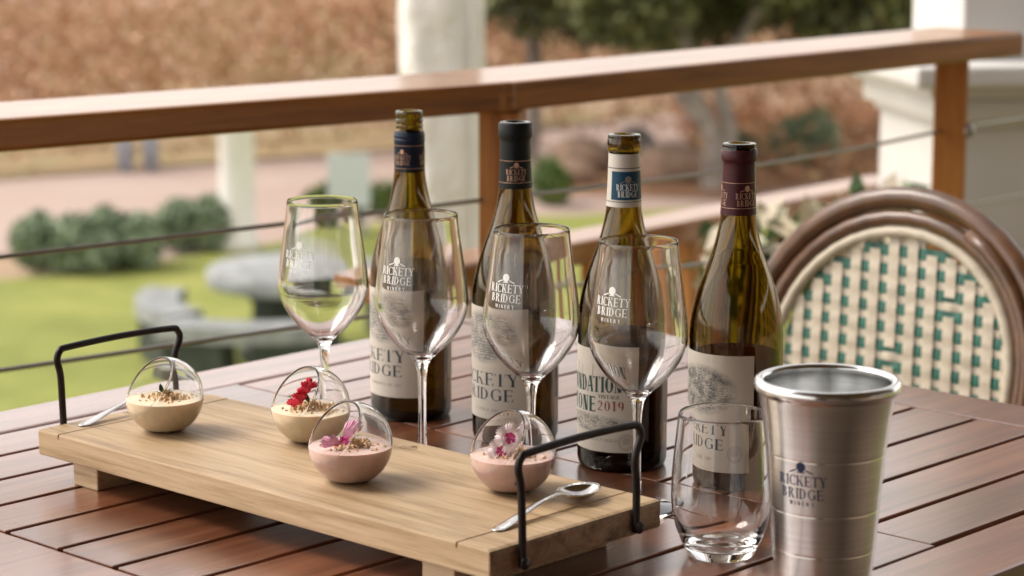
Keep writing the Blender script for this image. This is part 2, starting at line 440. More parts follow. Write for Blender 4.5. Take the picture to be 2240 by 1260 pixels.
# ============================================================ WINE BOTTLES
M['bottle'] = glass('olive_glass', (.93, .92, .86), 1.5)
_n = M['bottle'].node_tree; _a = _n.nodes.new('ShaderNodeVolumeAbsorption'); _a.inputs[0].default_value = (.76, .68, .20, 1); _a.inputs[1].default_value = 900
L(_n, _a.outputs[0], _n.nodes['Material Output'].inputs['Volume'])
m, n, p = nodes('wine_dark'); n.nodes.remove(p)
g = n.nodes.new('ShaderNodeBsdfGlass'); g.inputs['Color'].default_value = (.16, .05, .03, 1); g.inputs['IOR'].default_value = 1.33
L(n, g.outputs[0], n.nodes['Material Output'].inputs[0]); M['redwine'] = m
M['whitewine'] = glass('wine_pale', (.44, .38, .14), 1.33)
M['capblue'] = plain('navy_capsule', (.008, .018, .045), .42, 0, Specular_IOR_Level=.3)
M['capblack'] = plain('black_capsule', (.004, .007, .007), .5, 0, Specular_IOR_Level=.25)
M['capwhite'] = plain('cream_capsule', (.58, .54, .48), .45, .1)
M['teal'] = plain('blue_band', (.006, .055, .105), .45, 0, Specular_IOR_Level=.3)
M['caproon'] = plain('maroon_capsule', (.050, .007, .011), .42, 0, Specular_IOR_Level=.3)
M['lip'] = plain('sealed_lip', (.02, .03, .022), .25, 0)

BP = [(.0385, .0015), (.0400, .006), (.0403, .014), (.0403, .060), (.0403, .118), (.0402, .132), (.0392, .144), (.0366, .158), (.0326, .173), (.0278, .187), (.0230, .200), (.0196, .2115),
      (.0171, .2225), (.0153, .2340), (.0144, .248), (.0139, .262), (.0135, .277), (.0134, .2815)]
def bottle(kind, loc, rs, wine, level, label, group='wine bottles lined up on the table'):
    root = empty('wine_bottle', loc, math.atan2(-loc[1], -loc[0])); tag(root, label, 'wine bottle', group)
    body = [(r * (rs if z < .2 else 1 + (rs - 1) * max(0, (.2340 - z) / .034)), z) for r, z in dense(BP[:1] + BP[1:], 4)]
    rad = interp(body)
    if kind == 'screw':
        top = [(.0134, .2790), (.0128, .2800), (.0128, .2815), (.0133, .2824), (.0133, .2835), (.0127, .2843), (.0127, .2860), (.0134, .2869), (.0134, .2880), (.0127, .2890), (.0127, .2925), (.0131, .2935), (.0131, .2962), (.0122, .2972)]
        body = [q for q in body if q[1] < .2780] + top
    else:
        body = [q for q in body if q[1] < .2810] + [(.0137, .2822), (.0147, .2830), (.0150, .2848), (.0150, .2920), (.0145, .2935), (.0143, .2945), (.0145, .2955), (.0140, .2968), (.0128, .2972)]
    topr, topz = body[-1]
    inner = [(max(r - (.0032 if z < .2 else .0030), .0085), z) for r, z in body if .012 < z < .288]
    prof = [(0, .0090), (.010, .0085), (.024, .0045), (.032, .0006), (.0365, .0)] + body + [(.0100, topz), (.0093, topz - .002)] + inner[::-1] + [(.033, .0095), (.024, .0105), (.010, .0145), (0, .0150)]
    o = MB().lathe(prof, 72).build('glass_body', M['bottle'], root, True); fix(o, 50)
    ri = interp(inner)
    wp = [(0, .0153), (.010, .0148), (.024, .0108), (.0325, .0099)] + [(ri(z) - .00025, z) for z in [.0125 + (level - .0125) * k / 24 for k in range(25)]] + [(0, level)]
    o = MB().lathe(wp, 64).build('wine', M[wine], root, True); fix(o, 50)
    return root, rad
def txt(root, rad, s, h, w, phi, z, mat, name='lettering', bold=1.0, align='c', zs=0, track=.06, off=.00030):
    P, ww = layout(s, h, w, bold, track); x0 = {'c': ww / 2, 'r': ww, 'l': 0}[align]
    return onsurf(name, P, rad, phi, z, M[mat], root, off, x0, zs)
def merge(name, objs, parent):
    bm = bmesh.new(); 
    for o in objs: bm.from_mesh(o.data)
    me = bpy.data.meshes.new(name); bm.to_mesh(me); bm.free(); me.materials.append(objs[0].data.materials[0])
    no = bpy.data.objects.new(name, me); COL.objects.link(no); no.parent = parent
    for o in objs: bpy.data.objects.remove(o)
    return no
def emb(root, rad, w, phi, z, mat, off=.0003): return onsurf('emblem', emblem(w), rad, phi, z, M[mat], root, off)
def ring(root, rad, z, h, mat, off=.00045, a0=-180, a1=180):
    n = 48; V = []; Fc = []
    for k in range(n + 1):
        a = R(a0 + (a1 - a0) * k / n)
        for zz in (z, z + h): r = (rad(zz) if callable(rad) else rad) + off; V.append((r * math.cos(a), r * math.sin(a), zz))
    for k in range(n): Fc.append((2 * k, 2 * k + 2, 2 * k + 3, 2 * k + 1))
    return mesh('foil_line', V, Fc, M[mat], root, True)

# engraving print: fine line hatching fading out towards an oval edge, as printed on the label
def engraving(name, paper, ink, wx=1.0, seed=0, lines=70, dens=.5):
    m, n, p = nodes(name); uv = n.nodes.new('ShaderNodeUVMap'); mp = n.nodes.new('ShaderNodeMapping'); mp.inputs['Scale'].default_value = (wx, 1, 1); mp.inputs['Location'].default_value = (seed, seed, 0)
    L(n, uv.outputs[0], mp.inputs[0])
    a = noise(n, mp.outputs[0], 5, 6, .65, .8); b = noise(n, mp.outputs[0], 26, 4, .7, 1.2)
    w = n.nodes.new('ShaderNodeTexWave'); w.inputs['Scale'].default_value = lines / 6; w.inputs['Distortion'].default_value = 6; w.inputs['Detail'].default_value = 2; w.bands_direction = 'Y'; L(n, mp.outputs[0], w.inputs[0])
    s = n.nodes.new('ShaderNodeMath'); s.operation = 'ADD'; L(n, a, s.inputs[0]); L(n, b, s.inputs[1])
    s2 = n.nodes.new('ShaderNodeMath'); s2.operation = 'MULTIPLY_ADD'; L(n, w.outputs['Fac'], s2.inputs[0]); s2.inputs[1].default_value = .25; L(n, s.outputs[0], s2.inputs[2])
    g = n.nodes.new('ShaderNodeTexGradient'); g.gradient_type = 'SPHERICAL'; mg = n.nodes.new('ShaderNodeMapping'); mg.inputs['Location'].default_value = (-1.05, -1.05, 0); mg.inputs['Scale'].default_value = (2.1, 2.1, 0)
    L(n, uv.outputs[0], mg.inputs[0]); L(n, mg.outputs[0], g.inputs[0])
    gm = ramp(n, g.outputs['Fac'], [(.0, (0, 0, 0)), (.25, (1, 1, 1))])
    r = ramp(n, s2.outputs[0], [(.0, (0, 0, 0)), (1.0, (1, 1, 1))])
    mr_ = n.nodes.new('ShaderNodeMapRange'); mr_.inputs['From Min'].default_value = .92 + .3 * (dens - .5); mr_.inputs['From Max'].default_value = 1.24 + .3 * (dens - .5); L(n, s2.outputs[0], mr_.inputs[0]); r = mr_.outputs[0]
    inv = n.nodes.new('ShaderNodeMath'); inv.operation = 'SUBTRACT'; inv.inputs[0].default_value = 1; L(n, r, inv.inputs[1])
    mu = n.nodes.new('ShaderNodeMath'); mu.operation = 'MULTIPLY'; L(n, inv.outputs[0], mu.inputs[0]); L(n, gm, mu.inputs[1])
    mx = n.nodes.new('ShaderNodeMixRGB'); L(n, mu.outputs[0], mx.inputs[0]); mx.inputs[1].default_value = (*paper, 1); mx.inputs[2].default_value = (*ink, 1)
    L(n, mx.outputs[0], p.inputs['Base Color']); p.inputs['Roughness'].default_value = .75; return m
PAP = (.56, .51, .44)
M['pic'] = engraving('landscape_engraving', PAP, (.10, .10, .095), 1.6, 0, dens=.75)
M['pic2'] = engraving('misty_engraving', PAP, (.20, .195, .19), 1.3, 3.3, lines=40, dens=.85)
M['pic3'] = engraving('vine_engraving', PAP, (.07, .07, .06), 2.6, 7.1, lines=30, dens=.55)

def cap_text(root, rad, phi, z, mat, s=1.0):
    parts = [txt(root, rad, 'RICKETY', .0052 * s, .0200 * s, phi, z + .0062 * s, mat, off=.0007), txt(root, rad, 'BRIDGE', .0052 * s, .0180 * s, phi, z, mat, off=.0007)]
    merge('lettering', parts, root); e = emb(root, rad, .0120 * s, phi, z + .0127 * s, mat, off=.0007)
def capsule(root, rad, z0, z1, mat, lip=False, off=.00045):
    pr = [(rad(z0 + (z1 - z0) * k / 30) + off, z0 + (z1 - z0) * k / 30) for k in range(31)]
    if lip: pr = [(r, z) for r, z in pr if z < .2808] + [(.0142, .2820), (.0152, .2829), (.0155, .2846), (.0155, z1 - .0006), (.0150, z1)]
    pr = [(pr[0][0] - .0003, z0 + .0001)] + pr
    inn = [(r - .0003, z) for r, z in pr[1:]][::-1]
    o = MB().lathe(pr + inn, 56, closed=True).build('capsule', M[mat], root, True); fix(o, 45); return o

# --- bottle 1: screw neck, navy sleeve
B1 = (-.0983, 2.3052, TT)
r, rad = bottle('screw', B1, .975, 'whitewine', .1475, 'screw neck wine bottle with an open threaded top and navy blue sleeve')
o = MB().lathe([(.0145, .2392), (.0147, .2396), (.0146, .2680), (.0149, .2684), (.0151, .2695), (.0149, .2706), (.0145, .2710), (.0148, .2722), (.0150, .2735), (.0147, .2748), (.0143, .2760), (.0141, .2772),
     (.0136, .2772), (.0139, .2700), (.0142, .2394)], 56, closed=True).build('screw_sleeve', M['capblue'], r, True); fix(o, 45)
ring(r, .0147, .2428, .0004, 'gold', .0001); ring(r, .0147, .2645, .0004, 'gold', .0001)
cap_text(r, .0147, -28, .2462, 'gold', .85); cap_text(r, .0147, 72, .2462, 'gold', .85)
sheet('front_label', rad, -112, 19, .0245, .1290, M['paper'], r)
sheet('label_picture', rad, -104, 12, .074, .1285, M['pic2'], r, off=.00025, th=.00004)
merge('lettering', [txt(r, rad, 'RICKETY', .0116, .077, -8.5, .0590, 'ink', align='r', bold=1.1), txt(r, rad, 'BRIDGE', .0110, .064, -13, .0450, 'ink', align='r', bold=1.1)], r)
txt(r, rad, 'SAUVIGNON BLANC 2019', .0026, .040, -14, .0355, 'greyink', align='r', name='small_print')
sheet('back_label', rad, 62, 150, .040, .105, M['paper'], r)
# --- bottle 2: black capsule
B2 = (.0030, 2.2120, TT)
r, rad = bottle('cork', B2, 1.0, 'whitewine', .1700, 'wine bottle with a plain black capsule, second from the left')
capsule(r, rad, .2365, .2962, 'capblack', True)
ring(r, rad, .2420, .0004, 'gold', .0006); ring(r, rad, .2620, .0004, 'gold', .0006)
cap_text(r, rad, 4, .2438, 'gold', .95); cap_text(r, rad, 124, .2438, 'gold', .95)
sheet('front_label', rad, -112, 17, .0245, .1290, M['paper'], r)
sheet('label_picture', rad, -104, 10, .074, .1285, M['pic2'], r, off=.00025, th=.00004)
merge('lettering', [txt(r, rad, 'RICKETY', .0118, .078, 4, .0565, 'ink', align='r', bold=1.1), txt(r, rad, 'BRIDGE', .0112, .065, -2, .0425, 'ink', align='r', bold=1.1)], r)
txt(r, rad, 'CHENIN BLANC 2019', .0026, .040, -6, .0320, 'greyink', align='r', name='small_print')
sheet('back_label', rad, 74, 160, .040, .105, M['paper'], r)
# --- bottle 3: bare lip, white and blue capsule
B3 = (.0987, 2.1142, TT)
r, rad = bottle('cork', B3, .995, 'redwine', .1190, 'wine bottle with a white neck sleeve crossed by a blue band, third from the left')
capsule(r, rad, .2340, .2806, 'capwhite')
sheet('blue_band', rad, -47, 190, .2405, .2655, M['teal'], r, off=.0006)
ring(r, rad, .2680, .0007, 'ink', .0006); ring(r, rad, .2385, .0006, 'ink', .0006)
radc = lambda z: rad(z) + .0004
merge('lettering', [txt(r, radc, 'RICKETY', .0054, .0205, 14, .2490, 'frost', off=.0006), txt(r, radc, 'BRIDGE', .0054, .0180, 14, .2430, 'frost', off=.0006)], r); emb(r, radc, .0145, 14, .2552, 'greyink', .0006)
sheet('front_label', rad, -118, 21, .0190, .1110, M['paper'], r)
sheet('label_picture', rad, -112, 15, .0350, .0535, M['pic3'], r, off=.00025, th=.00004)
merge('lettering', [txt(r, rad, 'FOUNDATION', .0142, .072, 0, .0705, 'greenink', align='r', bold=1.9, zs=.04), txt(r, rad, 'STONE', .0138, .042, -37, .0535, 'greenink', align='r', bold=1.9, zs=.02)], r)
txt(r, rad, 'VINTAGE', .0032, .020, -3, .0675, 'ink', align='r', name='small_print', bold=1.3)
txt(r, rad, '2019', .0088, .0250, 3, .0565, 'redink', align='r', name='year', bold=1.2, track=.12)
pd = []
for (x, y, a, l) in [(-.030, .104, 12, .010), (-.030, .112, -8, .012), (-.018, .108, 5, .014), (-.026, .098, 88, .012), (-.012, .100, 85, .013), (-.034, .100, 86, .012), (.0, .110, -4, .012)]:
    ca, sa = math.cos(R(a)), math.sin(R(a)); w = .00035
    y -= .016; pd.append([(x, y - w), (x + l * ca, y + l * sa - w), (x + l * ca, y + l * sa + w), (x, y + w)] if abs(sa) < .7 else [(x - w, y), (x + w, y), (x + l * ca + w, y + l * sa), (x + l * ca - w, y + l * sa)])
onsurf('bridge_drawing', pd, rad, -24, 0, M['greyink'], r, .0003)
def seal(root, rad, phi, z, R0, mat, s1='FS', name='seal'):
    P = []
    for rr, w in ((R0, .0004), (R0 * .80, .00025)):
        n = 28
        for k in range(n):
            a, b = 2 * math.pi * k / n, 2 * math.pi * (k + 1) / n
            P.append([(rr * math.cos(a), rr * math.sin(a)), (rr * math.cos(b), rr * math.sin(b)), ((rr - w) * math.cos(b), (rr - w) * math.sin(b)), ((rr - w) * math.cos(a), (rr - w) * math.sin(a))])
    for k, yy in enumerate((.35, .05, -.25)):
        q, w = layout(s1, R0 * .22, R0 * (1.0 if k == 1 else .8)); P += [[(x - w / 2, y + yy * R0) for x, y in f] for f in q]
    onsurf(name, P, rad, phi, z, M[mat], root, .00035)
seal(r, rad, 5.5, .0285, .0072, 'greyink', 'WINE')
txt(r, rad, 'RICKETY BRIDGE', .0026, .026, -24, .0285, 'greyink', name='small_print')
sheet('back_label', rad, 62, 150, .042, .116, M['paper'], r)
# --- bottle 4: maroon capsule
B4 = (.1936, 2.0488, TT)
r, rad = bottle('cork', B4, 1.012, 'redwine', .1160, 'wine bottle with a maroon capsule, nearest to the rattan chair')
capsule(r, rad, .2365, .2920, 'caproon', True)
ring(r, rad, .2425, .0004, 'gold', .0006); ring(r, rad, .2640, .0004, 'gold', .0006)
cap_text(r, rad, 30, .2446, 'gold', .98); cap_text(r, rad, -78, .2446, 'gold', .98)
sheet('neck_sticker', rad, 68, 92, .2560, .2840, M['paper'], r, off=.0006)
sheet('front_label', rad, -112, 22.5, .0180, .1200, M['paper'], r)
sheet('label_picture', rad, -104, 8, .064, .1130, M['pic'], r, off=.00025, th=.00004)
merge('lettering', [txt(r, rad, 'RICKETY', .0098, .0700, -7, .0505, 'ink', align='r', bold=1.1), txt(r, rad, 'BRIDGE', .0095, .0590, -13, .0375, 'ink', align='r', bold=1.1)], r)
txt(r, rad, 'PAARL 2019', .0032, .022, -30, .0272, 'greyink', align='r', name='small_print')
seal(r, rad, 2, .0345, .0072, 'greyink', 'RBW')

# ============================================================ WINE GLASSES
GO = [(.0012, .0955), (.0045, .0990), (.0100, .1028), (.0190, .1100), (.0280, .1195), (.0355, .1310), (.0395, .1420), (.0403, .1480), (.0401, .1560), (.0388, .1700), (.0366, .1860), (.0344, .2020), (.0326, .2160), (.0316, .2270)]
def wine_glass(loc, label, first=None):
    root = empty('wine_glass', loc, math.atan2(-loc[1], -loc[0])) if not first else copy_tree(first)
    tag(root, label, 'wine glass', 'stemmed wine glasses in a row in front of the bottles')
    if first: root.location = loc; root.rotation_euler = (0, 0, math.atan2(-loc[1], -loc[0])); return root
    outer = dense([(.0340, .0006), (.0346, .0014), (.0335, .0024), (.0260, .0034), (.0140, .0052), (.0070, .0085), (.0046, .0150), (.0037, .0300), (.0035, .0550), (.0038, .0780), (.0052, .0900), (.0080, .0965), (.0128, .1015), (.0205, .1082), (.0290, .1178), (.0362, .1290), (.0405, .1405), (.0414, .1480), (.0411, .1560), (.0397, .1700), (.0375, .1860), (.0352, .2020), (.0334, .2160), (.0324, .2268)], 4)
    inn = dense([(.0002, .0992), (.0050, .1000), (.0118, .1040), (.0196, .1104), (.0280, .1196), (.0352, .1304), (.0394, .1412), (.0403, .1482), (.0400, .1560), (.0386, .1700), (.0364, .1860), (.0342, .2020), (.0324, .2160), (.0315, .2268)], 4)
    prof = [(0, 0), (.0330, 0)] + outer + [(.0322, .2279), (.0318, .2279)] + inn[::-1]
    prof[-1] = (0, .0991)
    o = MB().lathe(prof, 80).build('bowl_and_stem', M['clear'], root, True); fix(o, 60)
    f = interp([q for q in outer if q[1] > .12])
    P = [[(x, y + .0162) for x, y in q] for q in emblem(.0170)]
    t, w = layout('RICKETY', .0069, .0335, 1.05); P += [[(x - w / 2, y + .0080) for x, y in q] for q in t]
    t, w = layout('BRIDGE', .0067, .0300, 1.05); P += [[(x - w / 2, y) for x, y in q] for q in t]
    t, w = layout('WINERY', .0030, .0190, 1.2, .35); P += [[(x - w / 2, y - .0052) for x, y in q] for q in t]
    onsurf('printed_logo', P, f, -35, .1705, M['frost'], root, .00012)
    return root
g0 = wine_glass((.1040, 1.9590, TT), 'empty stemmed wine glass standing beside the right end of the board, nearest the camera')
wine_glass((.0165, 2.0210, TT), 'empty stemmed wine glass in front of the bottle with the black capsule', g0)
wine_glass((-.0800, 2.1050, TT), 'empty stemmed wine glass in front of the screw neck bottle', g0)
wine_glass((-.1735, 2.1900, TT), 'empty stemmed wine glass with only the lawn behind it, standing apart from the bottles', g0)

# ============================================================ TUMBLER and CUP
tl = (.1630, 1.8245, TT)
root = empty('stemless_glass', tl); tag(root, 'empty stemless drinking glass beside the steel cup', 'tumbler')
to = dense([(.0240, .0008), (.0262, .0030), (.0310, .0120), (.0360, .0260), (.0386, .0400), (.0392, .0520), (.0386, .0680), (.0372, .0850), (.0354, .1020), (.0342, .1138)], 5)
ti = dense([(.0002, .0085), (.0120, .0090), (.0220, .0125), (.0300, .0200), (.0350, .0300), (.0374, .0410), (.03805, .0520), (.03745, .0680), (.03605, .0850), (.03425, .1020), (.03305, .1138)], 5)
prof = [(0, .0015), (.018, .0006), (.0215, 0)] + to + [(.0339, .1147), (.0334, .1147)] + ti[::-1]; prof[-1] = (0, .0085)
o = MB().lathe(prof, 80).build('glass_body', M['clear'], root, True); fix(o, 60)

CUP = (.2262, 1.6950, TT)
cup = empty('steel_cup', CUP, math.atan2(-CUP[1], -CUP[0])); tag(cup, 'tall brushed steel cup with a rolled rim and navy printed logo', 'cup')
m, n, p = nodes('brushed_steel'); p.inputs['Metallic'].default_value = 1; p.inputs['Base Color'].default_value = (.60, .575, .54, 1); p.inputs['Roughness'].default_value = .22
p.inputs['Anisotropic'].default_value = .8; p.inputs['Anisotropic Rotation'].default_value = .25
tg = n.nodes.new('ShaderNodeTangent'); tg.direction_type = 'RADIAL'; tg.axis = 'Z'; L(n, tg.outputs[0], p.inputs['Tangent'])
f = noise(n, coords(n, (6, 6, 900)), 1.0, 3); bump(n, p, f, .06, .0004)
L(n, ramp(n, noise(n, coords(n, (8, 8, 400)), 1.2, 3), [(.3, (.66, .665, .66)), (.7, (.77, .775, .77))]), p.inputs['Base Color'])
M['brushed'] = m
co = dense([(.0325, .0012), (.0335, .010), (.0352, .025), (.0372, .045), (.0397, .078), (.0418, .103), (.0436, .122), (.0462, .143), (.0492, .160)], 6)
def groove(r, z):
    for g in (.047, .0775, .1180): r -= .00018 * math.exp(-((z - g) / .0006) ** 2)
    return r
cf = interp(co); zs = sorted(set([.0012 + .1588 * k / 90 for k in range(91)] + [g + d for g in (.047, .0775, .1180) for d in (-.0012, -.0008, -.0004, 0, .0004, .0008, .0012)]))
co = [(groove(cf(z), z), z) for z in zs if z <= .160]
bead = [(.0490 + .0040 * math.cos(R(a)), .1660 + .0048 * math.sin(R(a))) for a in range(-80, 170, 14)]
ci = dense([(.0001, .004), (.030, .004), (.0330, .012), (.0362, .045), (.0388, .078), (.0428, .122), (.0455, .145), (.0468, .160)], 6)
o = MB().lathe([(0, .0004), (.031, .0004)] + co + bead + [(.0468, .1645)] + ci[::-1], 96).build('cup_body', M['brushed'], cup, True); fix(o, 55)
P = [[(x, y + .0192) for x, y in q] for q in emblem(.0185)]
t, w = layout('RICKETY', .0076, .0370, 1.1); P += [[(x - w / 2, y + .0096) for x, y in q] for q in t]
t, w = layout('BRIDGE', .0076, .0325, 1.1); P += [[(x - w / 2, y) for x, y in q] for q in t]
t, w = layout('WINERY', .0028, .0190, 1.4, .45); P += [[(x - w / 2, y - .0050) for x, y in q] for q in t]
onsurf('printed_logo', P, cf, -24, .0905, M['navy'], cup, .00012)

# ============================================================ DESSERTS IN BALL GLASSES
def ballglass(parent):
    Rr = .0340; Ri = .0328; nrm = Vector((-.66, -.47, .60)).normalized(); c0 = Vector((0, 0, .0312))
    q = nrm.to_track_quat('Z', 'Y').to_matrix()
    ns, seg = 40, 64; V = []; Fc = []
    def th(i, n): return R(56) + (math.pi - R(56)) * i / n
    rings = [(Rr, th(i, ns), 0) for i in range(ns)] + [(Rr, math.pi - 1e-4, 0)] + [(Ri, math.pi - 1e-4, 1)] + [(Ri, th(i, ns), 1) for i in range(ns - 1, -1, -1)] + [((Rr + Ri) / 2 + .0001, R(55.1), 1)]
    for rr, t, inn in rings:
        for k in range(seg):
            a = 2 * math.pi * k / seg
            v = c0 + q @ Vector((rr * math.sin(t) * math.cos(a), rr * math.sin(t) * math.sin(a), rr * math.cos(t)))
            v.z = max(v.z, .0022 if inn else 0.0); V.append(v)
    N = len(rings)
    for i in range(N):
        j = (i + 1) % N
        for k in range(seg):
            l = (k + 1) % seg; Fc.append((i * seg + k, i * seg + l, j * seg + l, j * seg + k))
    o = mesh('glass_bowl', V, Fc, M['clear'], parent, True)
    bm = bmesh.new(); bm.from_mesh(o.data); bmesh.ops.remove_doubles(bm, verts=bm.verts, dist=1e-6); bmesh.ops.recalc_face_normals(bm, faces=bm.faces); bm.to_mesh(o.data); bm.free()
    return o
def petal(mb, base, d, nrm, ln, wd, teeth=4, m=0, rg=rnd):
    """serrated fan petal"""
    d = Vector(d).normalized(); nrm = Vector(nrm); s = d.cross(nrm).normalized(); nrm = s.cross(d).normalized()
    n = teeth * 2; b = Vector(base); P = [b + s * wd * .10, b - s * wd * .10]; out = []
    for k in range(n + 1):
        u = -1 + 2 * k / n; l = ln * (1.0 - .18 * u * u) * (1.0 if k % 2 else .84)
        out.append(b + d * l + s * wd * .5 * u + nrm * (.15 * ln * math.sin(u * 3 + 1) * .5))
    mid = [b + d * ln * .5 + s * wd * .36 * (-1 + 2 * k / n) + nrm * .12 * ln for k in range(n + 1)]
    V = [b] + mid + out; Fc = [(0, 1 + k, 2 + k) for k in range(n)] + [(1 + k, 2 + n + k, 3 + n + k, 2 + k) for k in range(n)]
    mb.add(V, Fc, m)
def dessert(loc, cream, flower, label, seed):
    rg = random.Random(seed); root = empty('dessert_glass', loc)
    tag(root, label, 'dessert glass', 'desserts in tilted ball glasses on the serving board')
    ballglass(root)
    lev = .0292; Rc = .0333; pr = [(0, .0042)]
    for k in range(19):
        z = .0043 + (lev - .0043) * k / 18; pr.append((math.sqrt(max(0, Rc * Rc - (z - .0312) ** 2)), z))
    pr += [(pr[-1][0] * .93, lev + .0004), (pr[-1][0] * .6, lev + .0007), (0, lev + .001)]
    o = MB().lathe(pr, 64).build('custard', M[cream], root, True); fix(o, 60)
    cr = MB()
    for k in range(330):
        a = rg.uniform(0, 6.28); d = abs(rg.gauss(0, .0098)); d = min(d, .0225)
        x, y = .002 + d * math.cos(a) * 1.15, -.003 + d * math.sin(a) * .9; s = rg.uniform(.0009, .0025)
        h = max(0, .0062 * (1 - d / .018)) * rg.random(); z = lev + .0008 + h
        V = [Vector((rg.uniform(.6, 1) * s * sx, rg.uniform(.6, 1) * s * sy, rg.uniform(.6, 1) * s * sz)) + Vector((x, y, z)) for sx, sy, sz in ((1, 0, 0), (-1, 0, 0), (0, 1, 0), (0, -1, 0), (0, 0, 1), (0, 0, -1))]
        cr.add(V, [(0, 2, 4), (2, 1, 4), (1, 3, 4), (3, 0, 4), (2, 0, 5), (1, 2, 5), (3, 1, 5), (0, 3, 5)])
    cr.build('crumble', M['crumb'], root)
    lf = MB(); b = Vector((-.001, -.007, lev + .0060))
    for dd, ln in (((.8, -.3, .45), .0125), ((-.2, .4, .7), .009), ((-.7, -.5, .3), .007)):
        d = Vector(dd).normalized(); s = d.cross(Vector((0, 0, 1))).normalized()
        P = [b, b + d * ln * .35 + s * ln * .24, b + d * ln * .7 + s * ln * .18, b + d * ln, b + d * ln * .7 - s * ln * .18, b + d * ln * .35 - s * ln * .24, b + d * ln * .5 - Vector((0, 0, .0008))]
        lf.add(P, [(6, i, (i + 1) % 6) for i in range(6)])
    lf.build('mint_leaf', M['leaf'], root)
    if flower == 'red':
        fl = MB()
        for k in range(16):
            t = k / 15; bs = Vector((-.013 + .012 * t, -.010, lev + .002 + .017 * t))
            for j in range(2): petal(fl, bs, (rg.uniform(-.5, .6), rg.uniform(-.6, .2), rg.uniform(.3, 1)), (rg.uniform(-.4, .4), -1, .1), rg.uniform(.007, .0105), rg.uniform(.005, .0075), 3, rg=rg)
        petal(fl, (-.001, -.010, lev + .018), (.75, 0, .6), (0, -1, .2), .011, .006, 3, rg=rg); petal(fl, (-.001, -.010, lev + .018), (.15, 0, 1), (0, -1, .2), .012, .006, 3, rg=rg)
        fl.build('edible_flower', M['redpetal'], root)
    elif flower == 'pink':
        fl = MB(); fd = Vector((.62, .1, .78)); b = Vector((-.006, -.012, lev + .004))
        for dd, ln, w in (((.62, .05, .8), .026, .0105), ((.45, .1, .9), .022, .0095), ((-.6, -.2, .12), .019, .009), ((-.85, -.1, .22), .018, .008), ((-.4, -.3, .3), .015, .008)):
            petal(fl, b, dd, (0, -1, .35), ln, w, 5, 0, rg=rg)
        for k in range(8): petal(fl, b + Vector((rg.uniform(-.002, .003), -.0008, rg.uniform(-.001, .003))), (rg.uniform(-.3, .9), -.3, rg.uniform(.1, 1)), (0, -1, .3), .007, .003, 2, 1, rg=rg)
        fl.build('edible_flower', [M['pinkpetal'], M['magenta']], root)
    elif flower == 'white':
        fl = MB()
        for cx, cz, s in ((-.0090, .006, 1.25), (-.0025, .0165, 1.35)):
            b = Vector((cx, -.012, lev + cz))
            for k in range(6):
                a = k * 60 + 20; petal(fl, b, (math.cos(R(a)), -.1, math.sin(R(a)) + .1), (0.1, -1, .3), .0098 * s, .0075 * s, 5, 0, rg=rg)
                petal(fl, b + Vector((0, -.0006, 0)), (math.cos(R(a)), -.1, math.sin(R(a)) + .1), (.1, -1, .3), .0052 * s, .0034 * s, 3, 1, rg=rg)
        petal(fl, (.001, -.010, lev + .020), (.9, 0, .6), (0, -1, .3), .015, .008, 5, 0, rg=rg)
        fl.build('edible_flower', [M['whitepetal'], M['magenta']], root)
    return root
dessert((-.3017, 2.0510, BT), 'custard', None, 'ball glass of yellow custard and crumble without a flower', 1)
dessert((-.1720, 2.0131, BT), 'custard', 'red', 'ball glass of yellow custard topped with a red petal', 2)
dessert((-.1293, 1.8811, BT), 'berry', 'pink', 'ball glass of pale pink custard topped with a long pink petal', 3)
d4 = dessert((.0007, 1.8517, BT), 'berry', 'white', 'ball glass of pink berry custard topped with a white and magenta flower', 4)
fr = MB().lathe([(0, -.0019), (.0012, -.0016), (.0019, -.0006), (.0019, .0005), (.0012, .0016), (0, .0019)], 12)
M['berryskin'] = plain('dark_berry', (.06, .015, .04), .4)
o = fr.build('berry_piece', M['berryskin'], d4, True); o.location = (.0035, -.0300, .0135); o.scale = (1.2, .5, 1)

